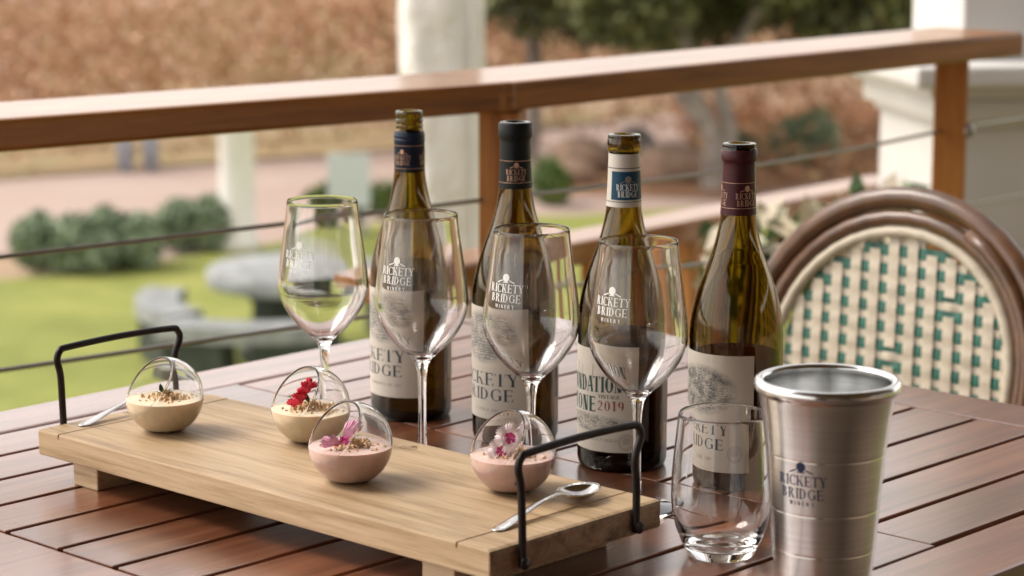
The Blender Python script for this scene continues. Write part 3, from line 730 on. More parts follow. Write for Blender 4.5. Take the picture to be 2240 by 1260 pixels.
# ============================================================ SPOONS
def spoon(loc, rz, label, first=None):
    root = copy_tree(first) if first else empty('spoon', loc, rz)
    root.location = loc; root.rotation_euler = (0, 0, rz)
    tag(root, label, 'spoon', 'steel teaspoons lying on the board')
    if first: return root
    # bowl: shell, long axis x, centre at x=.0
    V = []; Fc = []; nu, nv = 12, 32
    for sh in (0, 1):
        for i in range(nu + 1):
            for k in range(nv):
                a = 2 * math.pi * k / nv; u = i / nu
                ex = .0215 * u; ey = .0148 * u * (1 - .14 * math.cos(a))
                z = .0090 - .0080 * (1 - u * u) ** .9 + (.0008 if sh == 0 else 0)
                V.append((ex * math.cos(a), ey * math.sin(a), z))
    B = (nu + 1) * nv
    for sh in (0, 1):
        for i in range(nu):
            for k in range(nv):
                l = (k + 1) % nv; f = (i * nv + k + sh * B, i * nv + l + sh * B, (i + 1) * nv + l + sh * B, (i + 1) * nv + k + sh * B); Fc.append(f)
    for k in range(nv): l = (k + 1) % nv; Fc.append((nu * nv + k, nu * nv + l, B + nu * nv + l, B + nu * nv + k))
    o = mesh('spoon_bowl', V, Fc, M['steel'], root, True); bm = bmesh.new(); bm.from_mesh(o.data); bmesh.ops.remove_doubles(bm, verts=bm.verts, dist=1e-6); bmesh.ops.recalc_face_normals(bm, faces=bm.faces); bm.to_mesh(o.data); bm.free()
    # handle as a flattened swept bar
    hb = [(-.0200, .0092, .0038, .0011), (-.0240, .0104, .0030, .0013), (-.033, .0112, .0024, .0014), (-.052, .0100, .0028, .0012), (-.074, .0064, .0042, .0010), (-.090, .0030, .0054, .0009), (-.102, .0014, .0056, .0008), (-.1078, .0011, .0036, .0007), (-.1092, .0010, .0012, .0005)]
    V = []; Fc = []; s = 12
    pts = smoothpts([(x, z, w) for x, z, w, t in hb], 5); ts = smoothpts([(t, 0, 0) for *_, t in hb], 5)
    for p_, t_ in zip(pts, ts):
        for k in range(s):
            a = 2 * math.pi * k / s; V.append((p_.x, p_.z * math.cos(a), p_.y + t_.x * math.sin(a)))
    for i in range(len(pts) - 1):
        for k in range(s): l = (k + 1) % s; Fc.append((i * s + k, i * s + l, (i + 1) * s + l, (i + 1) * s + k))
    Fc.append(tuple(range(s))); Fc.append(tuple((len(pts) - 1) * s + k for k in range(s)))
    o = mesh('spoon_handle', V, Fc, M['steel'], root, True); fix(o)
    return root
s0 = spoon((.0525, 1.8215, BT), math.atan2(1.821 - 1.732, .053 + .014), 'steel teaspoon lying bowl up beside the wire handle at the near end of the board')
spoon((-.3185, 2.1560, BT), math.atan2(2.119 - 2.066, -.346 + .381), 'steel teaspoon half hidden behind the custard without a flower', s0)
# ============================================================ RATTAN CHAIR
M['bamboo'] = plain('bamboo_brown', (.115, .052, .022), .30, 0, var=.35, vs=30, bmp=.15, bd=.001, Specular_IOR_Level=.7)
M['creamstrand'] = plain('cream_strand', (.56, .49, .38), .5, var=.14, vs=60)
M['greenstrand'] = plain('green_strand', (.018, .13, .09), .4, var=.25, vs=60)
ch = empty('rattan_chair', (.455, 2.86, 0), math.atan2(-.6826, .7308))
tag(ch, 'rattan bistro chair with a round back woven in cream and green', 'chair')
LEAN = R(13); CZ = .678
# local x along the width of the back (towards camera right), local y away from the table, z up
def bk(x, z, y=0):     # point on the leaning back plane
    return Vector((x, z * math.sin(LEAN) + y, CZ + z * math.cos(LEAN)))
def arch(rx, rz, z0=0, y=0, drop=.30, flare=0, a0=0, a1=180):
    P = []
    if a0 == 0: P += [bk(-rx - flare * drop * 0, z0 - drop * t, y) for t in (1, .75, .5, .25)]
    P += [bk(-rx * math.cos(R(a)), z0 + rz * math.sin(R(a)), y) for a in range(a0, a1 + 1, 9)]
    P += [bk(rx, z0 - drop * t, y) for t in (.25, .5, .75, 1)]
    return P
MB().tube(arch(.212, .205, drop=.26), .0140, 16).build('back_frame', M['bamboo'], ch, True)
MB().tube(arch(.1865, .1810, drop=.26, y=-.004), .0095, 14).build('inner_hoop', M['bamboo'], ch, True)
MB().tube(arch(.199, .193, drop=.26, y=-.014, a0=117), .0080, 14).build('inner_hoop', M['bamboo'], ch, True)
MB().tube(arch(.1690, .1640, drop=.22, y=-.004), .0070, 12).build('edge_binding', M['creamstrand'], ch, True)
# woven panel: upright cream strands over and under alternating green and cream cross strands
PX, PZ = .0272, .0232
def inside(x, z, r=.161):
    if z < 0: return abs(x) < r and z > -.24
    return x * x + (z * r / .157) ** 2 < r * r
SK = .12
v_ = MB()
cols = range(-10, 11)
missing = {(3, 3), (0, 0), (1, -2), (2, -2)}
for i in cols:
    for j in range(-12, 9):
        if (i, j) in missing: continue
        st = 6; Vv = []
        for k in range(st + 1):
            z = (j + k / st) * PZ; x = i * PX - z * SK; y = -.0026 + .0012 * (1 - math.cos(2 * math.pi * k / st)) * .5 + rnd.uniform(-.0003, .0003)
            for s in (-.5, 0, .5): Vv.append(bk(x + s * .0150, z, y - (.0006 if s == 0 else 0)))
        if not all(inside(i * PX - (j + q) * PZ * SK, (j + q) * PZ, .168) for q in (.3, .7)): continue
        v_.add(Vv, [(a * 3 + b, a * 3 + b + 1, a * 3 + b + 4, a * 3 + b + 3) for a in range(st) for b in (0, 1)])
vo = v_.build('upright_strands', M['creamstrand'], ch, True)
for nm, mt, offz, wd, yy in (('green_strands', 'greenstrand', 0, .0134, .0004), ('cream_strands', 'creamstrand', .5, .0104, -.0004)):
    hmb = MB()
    for j in range(-12, 9):
        z = (j + offz) * PZ
        xs = [x for x in [(-.165 + .33 * k / 80) for k in range(81)] if inside(x, z + .004, .160)]
        if len(xs) < 3: continue
        Vv = []
        for x in xs:
            ph = (x + z * SK) / PX; y = yy + (.0014 if offz == 0 else -.0012) * math.cos(2 * math.pi * ph)
            Vv += [bk(x, z - wd / 2, y + .0007), bk(x, z, y), bk(x, z + wd / 2, y + .0007)]
        hmb.add(Vv, [(a * 3 + b, a * 3 + b + 1, a * 3 + b + 4, a * 3 + b + 3) for a in range(len(xs) - 1) for b in (0, 1)])
    hmb.build(nm, M[mt], ch, True)
# seat, legs
MB().tube([Vector((.215 * math.cos(R(a)), -.27 + .215 * math.sin(R(a)), .455)) for a in range(0, 360, 12)], .0135, 12, closed=True).build('seat_ring', M['bamboo'], ch, True)
sp = MB().lathe([(0, .462), (.15, .464), (.200, .458), (.200, .450), (0, .449)], 48, c=(0, -.27)); sp.build('seat', M['creamstrand'], ch, True)
for x, y, x1, y1 in ((-.17, -.43, -.20, -.47), (.17, -.43, .20, -.47), (-.205, -.06, -.215, -.02), (.205, -.06, .215, -.02)):
    MB().tube([(x, y, .455), ((x + x1) / 2, (y + y1) / 2, .22), (x1, y1, .002)], .0125, 12).build('leg', M['bamboo'], ch, True)
for s in (-1, 1): MB().tube([bk(s * .212, -.25), Vector((s * .208, -.062, .445)), Vector((s * .205, -.06, .40))], .0135, 12).build('back_post', M['bamboo'], ch, True)

# ============================================================ DECK RAILING
rl = empty('deck_railing', (-.006, 3.08, 0)); O = Vector((-.006, 3.08, 0))
tag(rl, 'pine deck railing with a broad flat top rail and two steel cables', 'railing')
def seg(a, b, w=.17, z0=.962, z1=1.0, name='top_rail', side=1, bev=.006):
    a = Vector(a); b = Vector(b); d = (b - a); ln = d.length; an = math.atan2(d.y, d.x)
    o = MB().box((0, 0, z0), (ln, w * side, z1), bev=bev).build(name, M['rail'], rl); o.location = a - O; o.rotation_euler = (0, 0, an); return o
A0, A1, A2, A3 = Vector((-1.90, 1.640, 0)), Vector((-.006, 3.084, 0)), Vector((.826, 3.930, 0)), None
seg(A0, A1 + Vector((.012, .009, 0))); 
o = seg(A1 - Vector((.010, .010, 0)), A2 + Vector((.006, .006, 0)), z0=.9610, z1=.9995)
d1 = (A1 - A0).normalized(); d2 = (A2 - A1).normalized(); n1 = Vector((-d1.y, d1.x, 0)); n2 = Vector((-d2.y, d2.x, 0))
# return rail going back towards the house from the far corner
def post(p, d, h=.958, w=.053):
    o = MB().box((-w / 2, -w / 2, -.2), (w / 2, w / 2, h), bev=.003).build('post', M['pine'], rl); o.location = p - O; o.rotation_euler = (0, 0, R(-12)); return o
posts = [A0 + n1 * .075 + d1 * .35, A1 + n1 * .070 - d1 * .0, A2 + n2 * .075 - d2 * .085]
post(posts[0], d1); posts[1] = posts[1] + Vector((.036, .0, 0)); post(posts[1], d1); post(posts[2], d2)
# lower apron board under the top rail
for z, in ((.843,), (.712,)):
    Pc = [posts[0] - d1 * 1.2, posts[1], posts[2], posts[2] + d2 * .9]
    Q = []
    for i in range(3):
        for k in range(12):
            t = k / 12; q = Pc[i].lerp(Pc[i + 1], t); q.z = z - .010 * 4 * t * (1 - t) * (1 if i < 2 else 0); Q.append(q - O)
    q = Pc[3].copy(); q.z = z; Q.append(q - O)
    MB().tube(Q, .0030, 8).build('cable', M['cable'], rl, True)
    for p_ in posts[1:]:
        b = MB().lathe([(0, 0), (.011, 0), (.012, .003), (.008, .008), (0, .010)], 16).build('cable_fitting', M['cable'], rl, True)
        b.location = p_ - O + Vector((0, 0, z)) + (n2 if p_ == posts[2] else n1) * -.035; dd = -(n2 if p_ == posts[2] else n1); b.rotation_euler = dd.to_track_quat('Z', 'Y').to_euler()

# stair rail descending beyond the deck
sr = empty('stair_railing', (.30, 4.55, 0)); So = Vector((.30, 4.55, 0))
tag(sr, 'lower pine handrail with thin balusters beside the steps, seen between the bottles', 'railing')
s0_, s1_ = Vector((-.25, 3.95, .595)), Vector((.86, 5.45, .560)); dd = (s1_ - s0_); an = math.atan2(dd.y, dd.x)
o = MB().box((0, -.05, -.045), (dd.length, .05, 0), bev=.005).build('handrail', M['rail'], sr); o.location = s0_ - So; o.rotation_euler = (0, -math.asin(dd.z / dd.length), an)
dn = dd.normalized()
for k in range(16):
    p_ = s0_ + dn * (.08 + .115 * k)
    if k == 8: continue
    MB().box((-.010, -.010, -1.2), (.010, .010, -.046)).build('baluster', M['pine'], sr, loc=p_ - So)
o = MB().box((-.035, -.035, -3.2), (.035, .035, -.047), bev=.003).build('newel_post', M['pine'], sr, loc=s0_ + dn * 1.0 - So); o.rotation_euler = (0, 0, an)

# ============================================================ PEDESTAL COLUMN
pc = empty('white_column', (1.04, 5.10, -2.7), R(10)); tag(pc, 'white plastered column on a moulded pedestal behind the corner of the railing', 'column')
def sq(h0, h1, w, name, bev=.006): return MB().box((-w, -w, h0), (w, w, h1), bev=bev).build(name, M['white'], pc)
zz = 2.7
sq(0, zz + .735, .205, 'pedestal_shaft')
o = MB().box((-.215, -.215, zz + .735), (.215, .215, zz + .750), bev=.004).box((-.238, -.238, zz + .750), (.238, .238, zz + .800), bev=.016).box((-.255, -.255, zz + .800), (.255, .255, zz + .826), bev=.004).box((-.300, -.300, zz + .826), (.300, .300, zz + .868), bev=.010).build('cornice', M['white'], pc)
sq(zz + .868, zz + 3.4, .155, 'column_shaft')
pc2 = empty('wall_column', (1.42, 5.00, -2.7)); tag(pc2, 'round white column at the right edge, beside the square pedestal', 'column')
MB().lathe([(.17, 0), (.17, 3.42), (.185, 3.43), (.185, 3.47), (.205, 3.48), (.205, 3.50), (.150, 3.52), (.150, 6.2)], 40).build('column_shaft', M['white'], pc2, True)

# ============================================================ CLOSED PARASOL
um = empty('closed_parasol', (-.235, 8.0, -2.7)); tag(um, 'closed parasol wrapped in a creased beige canvas cover beyond the railing', 'parasol')
M['canvas'] = plain('beige_canvas', (.70, .675, .645), .85, var=.07, vs=7, bmp=.9, bd=.05)
def fold(a, z): return 1 + .06 * math.cos(3 * a + 1.8 * math.sin(z * 1.9)) + .045 * math.sin(7 * a + 5 * z) + .03 * abs(math.sin(z * 6 + 2 * a + math.sin(z * 11)))
prof = [(.05, 1.85), (.115, 1.87), (.128, 1.95), (.134, 2.2), (.136, 2.6), (.138, 3.0), (.138, 3.4), (.134, 3.8), (.12, 4.3), (.08, 4.8), (.03, 5.1)]
MB().lathe(dense(prof, 6), 72, jit=fold).build('canvas_cover', M['canvas'], um, True)
MB().tube([(.10, -.098, 1.87), (.105, -.1, 2.4), (.108, -.1, 3.2), (.10, -.09, 3.9)], .008, 8).build('cover_seam', M['canvas'], um, True)
MB().lathe([(.028, .0), (.028, 1.95)], 16).build('pole', plain('grey_pole', (.35, .34, .32), .5), um, True)
MB().lathe([(.30, 0), (.30, .05), (.27, .07), (.05, .08), (.05, .25), (.035, .26)], 32).build('base', plain('concrete_base', (.35, .34, .32), .9), um, True)

# ============================================================ DECK AND GARDEN GROUND
GZ = -2.7
def flat(name, P, z, mat, kind='structure'):
    o = mesh(name, [(x, y, z) for x, y in P], [tuple(range(len(P)))], mat); tag(o, kind=kind); return o
def ground_mat(name, stops, scale, detail=6, rough=.9, bmp=.4, s2=40, mixs=.5):
    m, n, p = nodes(name); v = coords(n)
    a = noise(n, v, scale, detail, .6); b = noise(n, v, s2, 4, .6)
    mm = n.nodes.new('ShaderNodeMath'); mm.operation = 'MULTIPLY_ADD'; L(n, b, mm.inputs[0]); mm.inputs[1].default_value = mixs; L(n, a, mm.inputs[2])
    sb = n.nodes.new('ShaderNodeMath'); sb.operation = 'SUBTRACT'; L(n, mm.outputs[0], sb.inputs[0]); sb.inputs[1].default_value = mixs * .5
    L(n, ramp(n, sb.outputs[0], stops), p.inputs['Base Color']); p.inputs['Roughness'].default_value = rough; bump(n, p, sb.outputs[0], bmp, .05); return m
M['soil'] = ground_mat('vineyard_soil', [(.3, (.30, .19, .12)), (.5, (.38, .25, .16)), (.7, (.42, .32, .20))], .35)
M['road'] = ground_mat('gravel_road', [(.3, (.36, .255, .21)), (.5, (.42, .31, .26)), (.7, (.46, .355, .30))], .3, bmp=.2)
M['grass'] = ground_mat('lawn_grass', [(.25, (.16, .18, .030)), (.5, (.25, .275, .055)), (.75, (.38, .36, .095))], .9, rough=.95, bmp=.5, s2=60, mixs=.7)
M['verge'] = ground_mat('dry_verge', [(.3, (.24, .17, .09)), (.5, (.36, .25, .13)), (.7, (.30, .27, .12))], .8)
M['bed'] = ground_mat('earth_bed', [(.3, (.16, .08, .04)), (.5, (.32, .16, .075)), (.7, (.42, .25, .14))], .8)
flat('ground', [(-400, -60), (400, -60), (400, 600), (-400, 600)], GZ - .06, M['soil'])
flat('road', [(-30, 14), (-5.3, 24.0), (-3.2, 23.6), (-1.4, 25.6), (2.9, 26.5), (6, 25), (30, 30), (30, 46), (8, 40), (2.4, 37.0), (-1.6, 32.4), (-6.3, 29.4), (-30, 15)], GZ - .03, M['road'])
flat('verge', [(-32, 15.2), (-6.4, 29.4), (-1.6, 32.6), (2.4, 37.1), (2.4, 38.2), (-1.8, 35.2), (-6.6, 32.6), (-34, 19.0)], GZ - .02, M['verge'])
flat('lawn', [(-30, 2), (30, 2), (30, 24), (7.5, 26.6), (4.8, 29.6), (2.2, 27.0), (.7, 26.4), (-1.15, 26.2), (-2.6, 24.3), (-4.2, 22.7), (-7, 21.0), (-30, 8)], GZ, M['grass'])
flat('earth_bed', [(.35, 28.2), (2.6, 27.8), (3.6, 29.0), (7.6, 28.4), (9.8, 31), (8.6, 40.5), (3.0, 37.2), (2.7, 33.2), (.5, 31.6)], GZ - .012, M['bed'])
M['deckwood'] = wood('deck_boards', (.08, .05, .035), (.15, .10, .07), (.2, .14, .10), rough=.6, grain=(2, 20, 20))
dk = MB()
dk.add([(-3.2, -3, 0), (3, -3, 0), (3, 3.4, 0), (.95, 3.98, 0), (-.02, 3.10, 0), (-3.2, .70, 0), (-3.2, -3, -.25), (3, -3, -.25), (3, 3.4, -.25), (.95, 3.98, -.25), (-.02, 3.10, -.25), (-3.2, .70, -.25)],
       [(0, 1, 2, 3, 4, 5), (11, 10, 9, 8, 7, 6)] + [(i, 6 + i, 6 + (i + 1) % 6, (i + 1) % 6) for i in range(6)])
tag(dk.build('deck', M['deckwood']), kind='structure')

# ---- foliage helpers
def foliage_mat(name, cols, scale=1.2, rough=.6, isl=.45, st=(1, 1, 1), rot=0):
    m, n, p = nodes(name); g = n.nodes.new('ShaderNodeNewGeometry')
    t = n.nodes.new('ShaderNodeMath'); t.operation = 'MULTIPLY_ADD'; t.inputs[1].default_value = isl; L(n, g.outputs['Random Per Island'], t.inputs[0])
    nz = noise(n, coords(n, st, (0, 0, rot)), scale, 3, .6); s = n.nodes.new('ShaderNodeMath'); s.operation = 'SUBTRACT'; L(n, nz, s.inputs[0]); s.inputs[1].default_value = isl * .5; L(n, s.outputs[0], t.inputs[2])
    L(n, ramp(n, t.outputs[0], [(.25 + .5 * k / (len(cols) - 1), cc) for k, cc in enumerate(cols)]), p.inputs['Base Color']); p.inputs['Roughness'].default_value = rough
    return m
def leaves(mb, centre, rad, count, size, rg, flat_=1.0, droop=0, shell=.5):
    for _ in range(count):
        while True:
            v = Vector((rg.uniform(-1, 1), rg.uniform(-1, 1), rg.uniform(-1, 1)))
            if shell * rg.random() < v.length < 1: break
        p = Vector(centre) + Vector((v.x * rad[0], v.y * rad[1], v.z * rad[2]))
        a = Vector((rg.gauss(0, 1), rg.gauss(0, 1), rg.gauss(0, 1) * flat_ - droop)).normalized(); b = a.cross(Vector((rg.gauss(0, 1), rg.gauss(0, 1), rg.gauss(0, 1)))).normalized()
        s = size * rg.uniform(.6, 1.3); mb.add([p - a * s, p + b * s * .45, p + a * s, p - b * s * .45], [(0, 1, 2, 3)])
M['lav'] = foliage_mat('grey_green_leaves', [(.13, .18, .10), (.22, .285, .165), (.31, .37, .24)], 2)
M['green'] = foliage_mat('green_leaves', [(.03, .06, .015), (.09, .15, .03), (.20, .25, .05)], 1.5)
M['dark'] = foliage_mat('dark_tree_leaves', [(.030, .036, .012), (.090, .100, .032), (.20, .205, .075)], .9)
M['autumn'] = foliage_mat('autumn_vine_leaves', [(.30, .12, .065), (.40, .18, .10), (.44, .26, .13), (.38, .29, .14), (.27, .25, .10)], .28, isl=.16, st=(.45, 1.7, .6), rot=R(-22))
M['bark'] = plain('olive_bark', (.26, .22, .19), .9, var=.45, vs=5, bmp=.8, bd=.03)
def shrub(name, loc, rad, count, size, mat, label, cat='shrub', group=None, seed=0, stems=True, blobs=4):
    rg = random.Random(seed); root = empty(name, (loc[0], loc[1], GZ)); tag(root, label, cat, group)
    mb = MB()
    for k in range(blobs):
        cx = rad[0] * (-.6 + 1.2 * (k + .5) / blobs) + rg.uniform(-.1, .1); s = rg.uniform(.75, 1.05)
        leaves(mb, (cx, rg.uniform(-.15, .15) * rad[1], rad[2] * .52 * s), (rad[0] / blobs * 1.9, rad[1] * .8, rad[2] * .55 * s), count // blobs, size, rg)
    mb.build('foliage', M[mat], root)
    st = MB()
    for k in range(4): x = rad[0] * rg.uniform(-.4, .4); st.tube([(x * .4, 0, -.02), (x, rg.uniform(-.1, .1), rad[2] * .6)], .02, 6)
    st.build('stem', M['bark'], root); return root
shrub('lavender_bush', (-4.24, 22.9), (.54, .5, .52), 5200, .055, 'lav', 'rounded grey green bush nearest the left edge of the photo', 'bush', 'grey green bushes between lawn and road', 1)
shrub('lavender_bush', (-3.84, 23.1), (.42, .5, .54), 5200, .055, 'lav', 'grey green bush with a gap before the small one near the white post', 'bush', 'grey green bushes between lawn and road', 2)
shrub('lavender_bush', (-3.18, 24.1), (.30, .35, .54), 3000, .05, 'lav', 'small rounded grey green bush just left of the white post', 'bush', 'grey green bushes between lawn and road', 3, blobs=2)
shrub('conical_shrub', (-1.86, 25.2), (.26, .26, .62), 1600, .05, 'green', 'upright green shrub seen through the farthest wine glass', 'shrub', None, 4, blobs=2)
shrub('yellow_shrub', (-1.25, 26.4), (.42, .35, .38), 1300, .05, 'green', 'low yellow green shrub left of the screw neck bottle', 'shrub', None, 5, blobs=3)
shrub('garden_shrub', (.42, 27.4), (.24, .3, .5), 1200, .05, 'green', 'small bright green shrub right of the bottle with the black capsule', 'shrub', None, 6, blobs=2)
shrub('garden_shrub', (3.75, 30.6), (.45, .4, .70), 1700, .055, 'lav', 'dusky grey shrub on the earth bank right of the maroon capsule', 'shrub', None, 7, blobs=3)
shrub('garden_shrub', (2.95, 31.2), (.3, .3, .42), 900, .055, 'lav', 'low grey shrub on the earth bank beside the tree trunk', 'shrub', None, 8, blobs=2)

# white garden post, bollards, sign
wp = empty('white_post', (-2.76, 24.1, GZ)); tag(wp, 'stout round white garden post standing between lawn and road', 'post')
MB().lathe([(.21, 0), (.21, .10), (.185, .13), (.180, .6), (.175, 1.35), (.20, 1.38), (.20, 1.46), (.10, 1.56), (0, 1.58)], 32).build('post_shaft', M['bright'], wp, True)
M['bluegrey'] = plain('blue_grey_paint', (.33, .36, .42), .6, var=.1)
b0 = empty('bollard', (-4.86, 30.2, GZ)); MB().lathe([(.10, 0), (.10, .62), (.085, .68), (0, .70)], 20).build('bollard_body', M['bluegrey'], b0, True); MB().lathe([(.103, .50), (.103, .56)], 20).build('reflective_band', M['frost'], b0, True)
b1 = copy_tree(b0); b1.location = (-4.55, 30.3, GZ)
tag(b0, 'short blue grey bollard at the far road edge, left one of the pair', 'bollard', 'blue grey bollards at the far road edge')
tag(b1, 'short blue grey bollard at the far road edge, the one closer to the white post', 'bollard', 'blue grey bollards at the far road edge')
sg = empty('sign_board', (-1.70, 25.0, GZ)); tag(sg, 'pale blue green notice board on a post by the road, above the farthest wine glass', 'sign')
M['palesign'] = plain('pale_sign', (.56, .60, .60), .6, var=.04)
MB().box((-.22, -.02, .30), (.22, .02, .86), bev=.008).build('panel', M['palesign'], sg)
for s in (-.16, .16): MB().box((s - .02, .021, -.05), (s + .02, .05, .84), bev=.004).build('leg', M['bluegrey'], sg)

# ---- stone picnic table with curved benches
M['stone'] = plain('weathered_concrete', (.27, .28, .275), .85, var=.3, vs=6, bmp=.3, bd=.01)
M['stonedark'] = plain('mossy_concrete', (.045, .055, .04), .9, var=.35, vs=7, bmp=.3, bd=.01)  # concrete darkened: shade under the top and seats is put into the colour
pt = empty('stone_table', (-1.72, 18.9, GZ)); tag(pt, 'round grey concrete garden table on the lawn with a thick top', 'garden table')
MB().lathe([(0, .56), (.55, .56), (.68, .59), (.70, .61), (.70, .70), (.67, .73), (0, .74)], 48).build('table_top', M['stone'], pt, True)
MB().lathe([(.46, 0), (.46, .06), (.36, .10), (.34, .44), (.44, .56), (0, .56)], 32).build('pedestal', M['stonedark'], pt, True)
def bench(loc, rz, label, first=None):
    root = copy_tree(first) if first else empty('stone_bench', loc)
    root.location = loc; root.rotation_euler = (0, 0, rz); tag(root, label, 'bench', 'curved concrete benches round the garden table')
    if first: return root
    r0, r1, a = .98, 1.32, 30; V = []; n = 16
    for k in range(n + 1):
        t = R(-a + 2 * a * k / n)
        for rr, z in ((r0, .33), (r1, .33), (r1, .45), (r0, .45)): V.append(((rr) * math.cos(t) - 1.15, rr * math.sin(t), z))
    Fc = [(k * 4 + i, k * 4 + (i + 1) % 4, k * 4 + 4 + (i + 1) % 4, k * 4 + 4 + i) for k in range(n) for i in range(4)] + [(0, 1, 2, 3)[::-1], tuple(n * 4 + i for i in range(4))]
    o = mesh('bench_seat', V, Fc, M['stone'], root); fix(o)
    for s in (-1, 1):
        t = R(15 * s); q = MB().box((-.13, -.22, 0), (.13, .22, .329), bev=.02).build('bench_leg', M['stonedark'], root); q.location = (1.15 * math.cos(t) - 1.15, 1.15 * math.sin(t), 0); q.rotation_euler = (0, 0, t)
    return root
be = bench((-2.05, 17.9, GZ), R(-95), 'curved concrete bench on the near side of the garden table')
bench((-2.82, 18.9, GZ), R(195), 'curved concrete bench at the left of the garden table, nearest the grey green bushes', be)
bench((-.95, 19.5, GZ), R(8), 'curved concrete bench at the right of the garden table, seen through the farthest glass', be)

# ---- rocks in the planting bed
M['rock'] = plain('garden_rock', (.30, .20, .14), .9, var=.35, vs=4, bmp=.6, bd=.03)
M['rockgrey'] = plain('grey_rock', (.16, .14, .125), .9, var=.35, vs=4, bmp=.6, bd=.03)
def rock(loc, s, mat, label, seed):
    rg = random.Random(seed); bm = bmesh.new(); bmesh.ops.create_icosphere(bm, subdivisions=3, radius=1)
    k = [Vector((rg.gauss(0, 1), rg.gauss(0, 1), rg.gauss(0, 1))).normalized() for _ in range(9)]
    for v in bm.verts:
        d = 1 + .12 * sum(max(0, v.co.dot(q)) ** 4 * (1 if i % 2 else -1) for i, q in enumerate(k)); v.co = Vector((v.co.x * s[0] * d, v.co.y * s[1] * d, v.co.z * s[2] * d))
    me = bpy.data.meshes.new('boulder'); bm.to_mesh(me); bm.free(); me.polygons.foreach_set('use_smooth', [True] * len(me.polygons)); me.materials.append(M[mat])
    o = bpy.data.objects.new('boulder', me); COL.objects.link(o); o.location = (loc[0], loc[1], GZ + s[2] * .55); tag(o, label, 'boulder', 'boulders in the planting bed')
rock((.85, 30.2), (.40, .35, .28), 'rock', 'tan boulder between the black capsule and the blue band', 1)
rock((1.55, 30.4), (.34, .3, .34), 'rockgrey', 'dark grey boulder just right of the bottle mouth with the blue band', 2)
rock((1.95, 29.4), (.50, .4, .30), 'rock', 'broad tan boulder in front of the dark grey one', 3)
rock((.75, 29.2), (.30, .3, .18), 'rock', 'low flat tan boulder nearest the bright green shrub', 4)

# ---- trees
def tree(loc, trunks, crowns, count, size, label, seed, mat='dark'):
    rg = random.Random(seed); root = empty('tree', (loc[0], loc[1], GZ)); tag(root, label, 'tree', 'dark trees beyond the road')
    for P, r0, r1 in trunks:
        Q = smoothpts(P, 5); n_ = len(Q); tb_ = MB()
        Q = [q + Vector((rg.gauss(0, .012), rg.gauss(0, .012), 0)) for q in Q]
        tb_.tube(Q, [r0 + (r1 - r0) * k / (n_ - 1) + rg.uniform(-.008, .012) for k in range(n_)], 12); tb_.build('trunk', M['bark'], root, True)
    mb = MB(); tot = sum(c_[1][0] * c_[1][1] * c_[1][2] for c_ in crowns) ** 1
    for c_, r_ in crowns:
        nb = 9
        for k in range(nb):
            q = Vector((rg.uniform(-.6, .6) * r_[0], rg.uniform(-.6, .6) * r_[1], rg.uniform(-.6, .6) * r_[2])) + Vector(c_)
            leaves(mb, q, (r_[0] * .5, r_[1] * .5, r_[2] * .5), int(count / len(crowns) / nb), size, rg, droop=.8)
    mb.build('crown', M[mat], root); return root
tree((2.35, 28.6), [([(0, 0, -.1), (.05, 0, .5), (-.18, .1, 1.1), (-.35, .1, 1.9), (-.9, .2, 2.9)], .13, .07), ([(.12, .05, -.1), (.25, 0, .6), (.12, .1, 1.3), (.5, .1, 2.0), (.9, .1, 3.0)], .10, .06), ([(-.1, 0, .75), (-.45, .1, 1.25), (-.75, .2, 1.8)], .07, .04)],
     [((0, .3, 3.4), (2.4, 2.0, 1.7)), ((-1.6, .2, 3.1), (1.6, 1.5, 1.4)), ((1.6, .2, 3.1), (1.7, 1.5, 1.4))], 24000, .10, 'gnarled grey trunked tree with dark hanging foliage above the maroon capsule', 11)
tree((.2, 31.5), [([(0, 0, -.1), (.1, 0, 1), (0, .1, 2.3), (.2, .1, 3.6)], .13, .06)], [((0, 0, 3.0), (2.0, 1.6, 1.8)), ((-.9, 0, 3.2), (1.1, 1.2, 1.6)), ((1.2, 0, 2.9), (1.6, 1.4, 1.5))], 22000, .10, 'leafy dark green tree just right of the closed parasol', 12)
tree((5.2, 33.0), [([(0, 0, -.1), (.1, 0, 1), (-.2, .1, 2.3), (0, .1, 3.6)], .15, .07)], [((0, 0, 3.3), (2.4, 1.8, 2.1)), ((-1.5, 0, 3.0), (1.8, 1.3, 1.6)), ((1.5, 0, 3.0), (1.8, 1.3, 1.6))], 22000, .10, 'dark tree left of the white column', 13)
tree((-1.55, 36.0), [([(0, 0, -.1), (.05, 0, 1), (0, .1, 2.3), (.1, .1, 3.2)], .12, .06)], [((0, 0, 3.0), (.9, .9, 1.4))], 4000, .09, 'small mid green tree peeping out left of the closed parasol', 14, 'green')

# ---- vineyard: rows of autumn vines, a mass no one could count
rg = random.Random(5); vb = MB(); pb = MB()
for row in range(17):
    off = 33.0 + row * 2.0
    dx, dy = .80, .60 * .9
    for k in range(6500 if row < 8 else 3800):
        t = rg.uniform(-20, 16); x = t * .86; y = off + t * .36 + rg.gauss(0, .20)
        if x > 14 or x < -18: continue
        z = GZ - .05 + abs(rg.gauss(.85, .36)); s = rg.uniform(.04, .08)
        if math.sin(t * 2.1 + row * 5) * math.sin(t * .7 + row) > .72: continue
        a = Vector((rg.gauss(0, 1), rg.gauss(0, 1), rg.gauss(0, 1))).normalized(); b = a.cross(Vector((rg.gauss(0, 1), rg.gauss(0, 1), rg.gauss(0, 1)))).normalized()
        p_ = Vector((x, y, min(z, GZ + 1.7))); vb.add([p_ - a * s, p_ + b * s * .7, p_ + a * s, p_ - b * s * .7], [(0, 1, 2, 3)])
